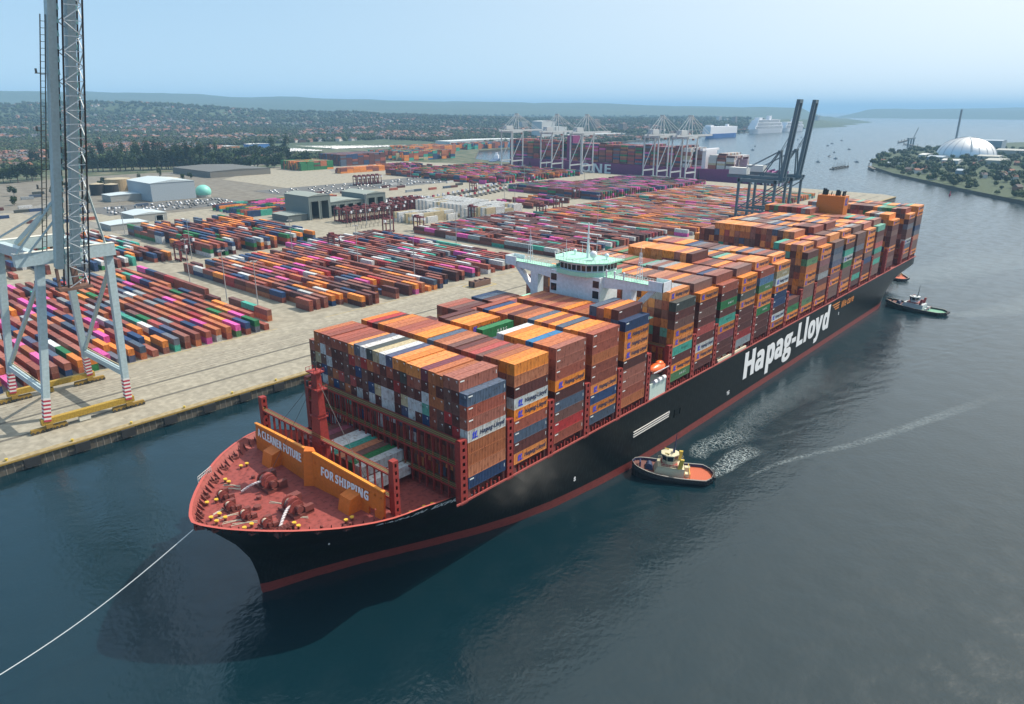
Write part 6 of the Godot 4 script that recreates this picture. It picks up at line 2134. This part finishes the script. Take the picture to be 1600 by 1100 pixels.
func build_background() -> void:
	rng.seed = 77
	var leaf := mat("leaf_green", Vector3(1, 1, 1), 0.85, 0.0, "leafy", 6.0)
	leaf.vertex_color_use_as_albedo = true
	leaf.backlight_enabled = true
	leaf.backlight = Color(0.12, 0.16, 0.05)
	var greens := []
	for i in 4:
		var g: Vector3 = [Vector3(0.03, 0.06, 0.018), Vector3(0.045, 0.08, 0.02), Vector3(0.06, 0.095, 0.025), Vector3(0.028, 0.05, 0.022)][i]
		var m := mat("crown_green_%d" % i, g * 1.5, 0.85, 0.0, "leafy", 5.0)
		m.backlight_enabled = true
		m.backlight = Color(0.12, 0.16, 0.05)
		greens.append(m)
	# belt of trees behind the terminal: single trees
	var tall := [crown_mesh(1, 26, 5.0, 420), crown_mesh(2, 24, 5.5, 420), crown_mesh(3, 17, 7.5, 420), crown_mesh(4, 14, 7.0, 380)]
	var trunks := [trunk_mesh(26), trunk_mesh(24), trunk_mesh(17), trunk_mesh(14)]
	var bark := mat("bark", Vector3(0.08, 0.06, 0.045), 0.95)
	var belts := [[330.0, 1180.0, 500.0, 1120.0, 34, 25.0, true, "in the tall belt behind the tan tanks"], [300.0, 1330.0, 640.0, 1290.0, 40, 40.0, true, "in the rear rank of the tall belt"], [480.0, 1090.0, 640.0, 1010.0, 22, 25.0, false, "at the right end of the tree belt"], [-180.0, 980.0, 250.0, 1080.0, 46, 45.0, false, "left of the belt, seen past the crane boom"], [560.0, 1180.0, 800.0, 1330.0, 30, 40.0, false, "on the rise behind the low warehouse"], [-380.0, 1350.0, 200.0, 1420.0, 40, 60.0, false, "in the far left wood"]]
	belts.append([-220.0, 760.0, 420.0, 900.0, 26, 130.0, false, "scattered on the works ground behind the terminal"])
	var made := 0
	for q in belts:
		for i in q[4]:
			var t: float = (i + rng.randf()) / q[4]
			var k: int = rng.randi() % 2 if q[6] else 2 + rng.randi() % 2
			if rng.randf() < 0.2: k = rng.randi() % 4
			var o := thing("tree", "leafy green tree %s" % q[7], "tree", V(lerpf(q[0], q[2], t) + rng.randfn(0, 6), lerpf(q[1], q[3], t) + rng.randfn(0, q[5] * 0.4), 3.7), "trees " + q[7])
			var s := rng.randf_range(1.2, 1.8) * (0.5 if q[1] < 800 else 1.0)
			o.basis = Basis(Vector3.UP, rng.randf() * TAU) * Basis.from_scale(Vector3(s, s, s))
			put(trunks[k], "trunk", bark, o)
			put(tall[k], "crown", greens[rng.randi() % 4], o)
			made += 1
	# woods and gardens beyond: one mass of small trees
	var cl := [clump_mesh(5), clump_mesh(6), clump_mesh(9)]
	var xf := [[], [], []]
	var cols := [[], [], []]
	var dens := FastNoiseLite.new()
	dens.seed = 8
	dens.frequency = 0.0022
	dens.fractal_octaves = 3
	var houses := []
	var n := 0
	while n < 42000:
		# spread evenly over the picture rather than the map: near ground gets more
		var az := deg_to_rad(rng.randf_range(24.0, 80.0))
		var dist := 1450.0 / maxf(1.0 - rng.randf() * 0.82, 0.18)
		var x := -101.0 + cos(az) * dist
		var y := -133.0 + sin(az) * dist
		n += 1
		if not Geometry2D.is_point_in_polygon(Vector2(x, y), LAND): continue
		if x > -120 and x < 940 and y < 1100: continue
		if x > 800 and x < 1450 and y < 1790: continue
		var z := maxf(3.7, country_height(x, y) if y > 1500 else 3.7)
		var v := dens.get_noise_2d(x, y)
		if v > -0.12 or rng.randf() < 0.62 or dist > 5200:
			var k := rng.randi() % 3
			var s := rng.randf_range(9.0, 17.0) * (1.0 if dist < 4000 else 1.5)
			xf[k].append(Transform3D(Basis(Vector3.UP, rng.randf() * TAU) * Basis.from_scale(Vector3(s, s * rng.randf_range(0.7, 1.0), s)), V(x, y, z - 0.08 * s)))
			var g: Vector3 = [Vector3(0.03, 0.055, 0.018), Vector3(0.045, 0.075, 0.022), Vector3(0.06, 0.085, 0.026), Vector3(0.07, 0.07, 0.035)][rng.randi() % 4] * rng.randf_range(0.8, 1.9)
			cols[k].append(Color(g.x, g.y, g.z))
		elif dist < 6500:
			houses.append([dist, V(x, y, z)])
	for k in 3: setting(many("woodland", cl[k], leaf, xf[k], cols[k]), "stuff", "mass of trees over the country behind the port")
	# houses of the town: the nearest singly, the rest as one mass
	houses.sort_custom(func(a, b): return a[0] < b[0])
	var wall := MB.new()
	wall.box(Vector3(0, 2.7, 0), Vector3(9, 5.4, 8))
	var roof := MB.new()
	gable(roof, -4.9, 4.9, -4.4, 4.4, 0, 5.4, 8.6)
	roof.box(Vector3(2.6, 8.2, 1.5), Vector3(0.9, 2.0, 0.9))
	var wm := wall.mesh()
	var rm := roof.mesh()
	var wx := []
	var wc := []
	var rc := []
	var wmat := mat("town_wall", Vector3(1, 1, 1), 0.9)
	wmat.vertex_color_use_as_albedo = true
	for i in houses.size():
		var s := rng.randf_range(0.9, 1.6)
		var t := Transform3D(Basis(Vector3.UP, rng.randf() * TAU) * Basis.from_scale(Vector3(s * rng.randf_range(1.0, 1.9), s, s)), houses[i][1])
		var w: Vector3 = [Vector3(0.5, 0.47, 0.42), Vector3(0.3, 0.16, 0.1), Vector3(0.24, 0.13, 0.09), Vector3(0.55, 0.53, 0.5)][rng.randi() % 4]
		var r: Vector3 = [Vector3(0.2, 0.085, 0.06), Vector3(0.13, 0.1, 0.09), Vector3(0.25, 0.12, 0.08), Vector3(0.1, 0.1, 0.11)][rng.randi() % 4]
		if i < 160:
			var o := thing("house", "small town house with pitched roof among the trees behind the port", "house", Vector3.ZERO, "town houses behind the port")
			o.transform = t
			put(wm, "wall", mat("house_wall_%d" % (i % 4), [Vector3(0.5, 0.47, 0.42), Vector3(0.3, 0.16, 0.1), Vector3(0.24, 0.13, 0.09), Vector3(0.55, 0.53, 0.5)][i % 4], 0.9), o)
			put(rm, "roof", mat("house_roof_%d" % (i % 3), [Vector3(0.2, 0.085, 0.06), Vector3(0.13, 0.1, 0.09), Vector3(0.25, 0.12, 0.08)][i % 3], 0.9), o)
		else:
			wx.append(t)
			wc.append(Color(w.x, w.y, w.z))
			rc.append(Color(r.x, r.y, r.z))
	setting(many("town_walls", wm, wmat, wx, wc), "stuff", "far-off town reading as one mass")
	setting(many("town_roofs", rm, wmat, wx, rc), "stuff", "far-off town roofs reading as one mass")
	# larger sheds and blocks in the town
	var lightm := mat("pale_shed", Vector3(0.55, 0.57, 0.57), 0.7, 0.0, "faint", 20.0)
	var i := 0
	for q in [[1020.0, 2900.0, 230.0, 120.0, 14.0, "long pale industrial shed beyond the tree belt"], [880.0, 3150.0, 90.0, 120.0, 13.0, "pale shed left of the long industrial shed"], [1500.0, 3050.0, 150.0, 90.0, 11.0, "white flat roof right of the long industrial shed"], [-60.0, 1650.0, 110.0, 60.0, 14.0, "pale works building left of the crane boom"], [-190.0, 1250.0, 130.0, 80.0, 22.0, "pale warehouse at the left picture edge"], [20.0, 860.0, 70.0, 40.0, 10.0, "flat grey works shed seen through the crane"], [100.0, 900.0, 60.0, 30.0, 9.0, "small works shed left of the black tanks"], [-60.0, 800.0, 50.0, 60.0, 9.0, "works shed behind the crane's left leg"], [-40.0, 2100.0, 40.0, 40.0, 40.0, "square white tower block at the far left"], [780.0, 1560.0, 40.0, 25.0, 12.0, "orange-roofed store near the car lots"], [900.0, 1640.0, 60.0, 30.0, 11.0, "blue-sided store near the car lots"], [1900.0, 1500.0, 70.0, 45.0, 60.0, "white square grain silo behind the white cranes"], [2000.0, 1520.0, 60.0, 45.0, 40.0, "cream mill block beside the white silo"], [1500.0, 1420.0, 300.0, 60.0, 12.0, "long pale transit shed behind the magenta ship"], [2200.0, 1500.0, 340.0, 70.0, 12.0, "second long pale transit shed by the river"], [4600.0, 1750.0, 420.0, 80.0, 16.0, "white dockside shed on the far bank"], [5400.0, 1880.0, 300.0, 80.0, 16.0, "farther white dockside shed on the far bank"]]:
		shed("industrial_building", q[5], q[0] - q[2] / 2, q[0] + q[2] / 2, q[1] - q[3] / 2, q[1] + q[3] / 2, q[4], 1.5, lightm if not i in [9, 10] else (mat("store_orange", Vector3(0.5, 0.2, 0.05), 0.7) if i == 9 else mat("store_blue", Vector3(0.04, 0.15, 0.4), 0.7)), lightm)
		i += 1
	rng.seed = 42
	for k in 26:
		var x: float = 2500.0 + rng.randf() * 3300.0
		var y: float = 1480.0 + rng.randf() * 900.0 + maxf(0, x - 4200.0) * 0.25
		var w := rng.randf_range(18, 40)
		var h := rng.randf_range(22, 68)
		var o := thing("tower_block", "blue-hazed tower block on the city skyline beyond the river bend", "building", V(x, y, 3.7), "tower blocks of the far city")
		var b := MB.new()
		b.bx(-w / 2, w / 2, -12, 12, 0, h)
		put(b.mesh(), "wall", mat("block_%d" % (k % 3), [Vector3(0.35, 0.35, 0.35), Vector3(0.25, 0.2, 0.18), Vector3(0.5, 0.5, 0.5)][k % 3], 0.8), o)
		b = MB.new()
		var z := 4.0
		while z < h - 2:
			b.bx(-w / 2 + 1, w / 2 - 1, -12.1, -12.0, z, z + 1.5)
			z += 3.4
		put(b.mesh(), "window_band", mat("dark_glass"), o)
	# the point across the river: silver dome, chimneys, sheds, trees
	var dome := thing("silver_dome", "large shining silver dome standing on the point across the river", "dome", V(1880, 218, 3.7))
	var b := MB.new()
	b.ball(Vector3.ZERO, Vector3(62, 44, 62), 48, 28)
	put(b.mesh(true), "shell", mat("dome_silver", Vector3(0.6, 0.62, 0.64), 0.42, 1.0), dome)
	b = MB.new()
	for s in 20:
		var a0 := deg_to_rad(20 + s * 3.5)
		var a1 := deg_to_rad(20 + (s + 1) * 3.5)
		b.bar(Vector3(-62.4 * cos(a0), 44.3 * sin(a0), 22.0 * cos(a0)) * Vector3(0.945, 1, 1), Vector3(-62.4 * cos(a1), 44.3 * sin(a1), 22.0 * cos(a1)) * Vector3(0.945, 1, 1), 2.2, 1.0)
	put(b.mesh(), "walkway_rib", mat("pale_shed"), dome)
	for k in 20:
		b = MB.new()
		var az := TAU * k / 20.0
		for s in 12:
			var a0 := deg_to_rad(s * 7.3)
			var a1 := deg_to_rad((s + 1) * 7.3)
			b.bar(Vector3(cos(az) * cos(a0) * 62.2, sin(a0) * 44.2, sin(az) * cos(a0) * 62.2), Vector3(cos(az) * cos(a1) * 62.2, sin(a1) * 44.2, sin(az) * cos(a1) * 62.2), 0.5, 0.5)
		put(b.mesh(), "panel_seam", mat("chimney_grey", Vector3(0.25, 0.27, 0.3), 0.6), dome)
	for c in [[0.0, "nearer"], [11.0, "farther"]]:
		var o := thing("chimney", "slender steel chimney beside the silver dome, the %s of two" % c[1], "chimney", V(2010 + c[0], 268 + c[0] * 0.3, 3.7))
		b = MB.new()
		b.tube(Vector3.ZERO, Vector3(0, 104, 0), 2.0, 1.7, 10)
		put(b.mesh(), "stack", mat("chimney_grey", Vector3(0.25, 0.27, 0.3), 0.6), o)
		b = MB.new()
		b.bar(Vector3(-6, 84, 0), Vector3(6, 84, 0), 4, 0.5)
		put(b.mesh(), "platform", mat("chimney_grey"), o)
	i = 0
	for q in [[1745.0, 270.0, 80.0, 14.0, 9.0], [1760.0, 150.0, 60.0, 40.0, 10.0], [1690.0, 235.0, 60.0, 30.0, 8.0], [1600.0, 190.0, 40.0, 30.0, 7.0], [1650.0, 120.0, 90.0, 30.0, 9.0], [1450.0, 262.0, 40.0, 16.0, 5.0], [1900.0, 40.0, 70.0, 50.0, 10.0], [2050.0, 150.0, 90.0, 60.0, 12.0], [2250.0, 230.0, 70.0, 60.0, 26.0], [2420.0, 320.0, 60.0, 30.0, 18.0], [2180.0, 80.0, 80.0, 40.0, 10.0], [1330.0, 120.0, 30.0, 16.0, 6.0]]:
		shed("shed", "pale industrial shed on the point, %s from its tip" % ORD[i + 1], q[0] - q[2] / 2, q[0] + q[2] / 2, q[1] - q[3] / 2, q[1] + q[3] / 2, q[4], 2.0, mat("shed_mix_%d" % (i % 3), [Vector3(0.42, 0.43, 0.42), Vector3(0.3, 0.3, 0.27), Vector3(0.2, 0.25, 0.3)][i % 3], 0.8), mat("shed_roof_%d" % (i % 3), [Vector3(0.5, 0.5, 0.48), Vector3(0.36, 0.36, 0.33), Vector3(0.3, 0.36, 0.42)][i % 3], 0.8, 0.0, "faint", 12.0))
		i += 1
	var sx := []
	var sc := []
	rng.seed = 12
	for k in 1700:
		var p := Vector2(rng.randf_range(780, 2300), rng.randf_range(-260, 400))
		if not Geometry2D.is_point_in_polygon(p, SPIT): continue
		var inner := Vector2(p.x + 40, p.y - 25)
		if p.distance_to(Vector2(1880, 218)) < 70: continue
		if rng.randf() < 0.3 and p.x > 1600: continue
		var s := rng.randf_range(6, 14)
		sx.append(Transform3D(Basis(Vector3.UP, rng.randf() * TAU) * Basis.from_scale(Vector3(s, s, s)), V(p.x, p.y, 3.4)))
		var g: Vector3 = [Vector3(0.03, 0.055, 0.018), Vector3(0.05, 0.08, 0.022), Vector3(0.06, 0.085, 0.03)][rng.randi() % 3]
		g *= rng.randf_range(0.8, 1.9)
		sc.append(Color(g.x, g.y, g.z))
	setting(many("woodland", cl[1], leaf, sx, sc), "stuff", "trees and scrub along the point")
	for k in 46:
		var p := Vector2(rng.randf_range(960, 1640), rng.randf_range(-150, 300))
		if not Geometry2D.is_point_in_polygon(p, SPIT) or not Geometry2D.is_point_in_polygon(p + Vector2(-14, 10), SPIT): continue
		var o := thing("house", "small house on the wooded point across the river", "house", V(p.x, p.y, 3.7), "houses on the point")
		o.basis = Basis(Vector3.UP, rng.randf() * TAU)
		put(wm, "wall", mat("house_wall_%d" % (k % 4)), o)
		put(rm, "roof", mat("house_roof_%d" % (k % 3)), o)
	# jetties with dolphins running out from the point, and the lattice pier head
	for q in [[1410.0, 292.0, 1340.0, 262.0, "short timber jetty at the very tip of the point"], [2560.0, 520.0, 2300.0, 404.0, "long dark oil jetty behind the silver dome"], [2650.0, 560.0, 2900.0, 590.0, "far jetty with loading gear in mid river"]]:
		var o := thing("jetty", q[4], "jetty", V(q[0], q[1], 0))
		var d := Vector2(q[2] - q[0], q[3] - q[1])
		b = MB.new()
		b.bar(V(0, 0, 3.4), V(d.x, d.y, 3.4), 6, 0.8)
		put(b.mesh(), "deck", mat("jetty_timber", Vector3(0.1, 0.085, 0.07), 0.9), o)
		var m := int(d.length() / 14.0)
		for k in m:
			b = MB.new()
			b.tube(V(d.x * k / m, d.y * k / m, -2), V(d.x * k / m, d.y * k / m, 3.4 + (6.0 if k % 5 == 0 else 0.0)), 0.8, 0.8, 6)
			put(b.mesh(), "pile", mat("jetty_timber"), o)
	var pier := thing("loading_gantry", "dark loading gantry on the oil jetty behind the dome", "gantry", V(2480, 480, 0))
	b = MB.new()
	for x in [-30.0, 0.0, 30.0]: b.bar(V(x, 0, 0), V(x, 0, 22), 4, 4)
	b.bar(V(-40, 0, 22), V(40, 0, 22), 5, 4)
	b.bar(V(20, 0, 22), V(60, 0, 52), 2.5, 2.5)
	put(b.mesh(), "frame", mat("crane_blue_grey"), pier)
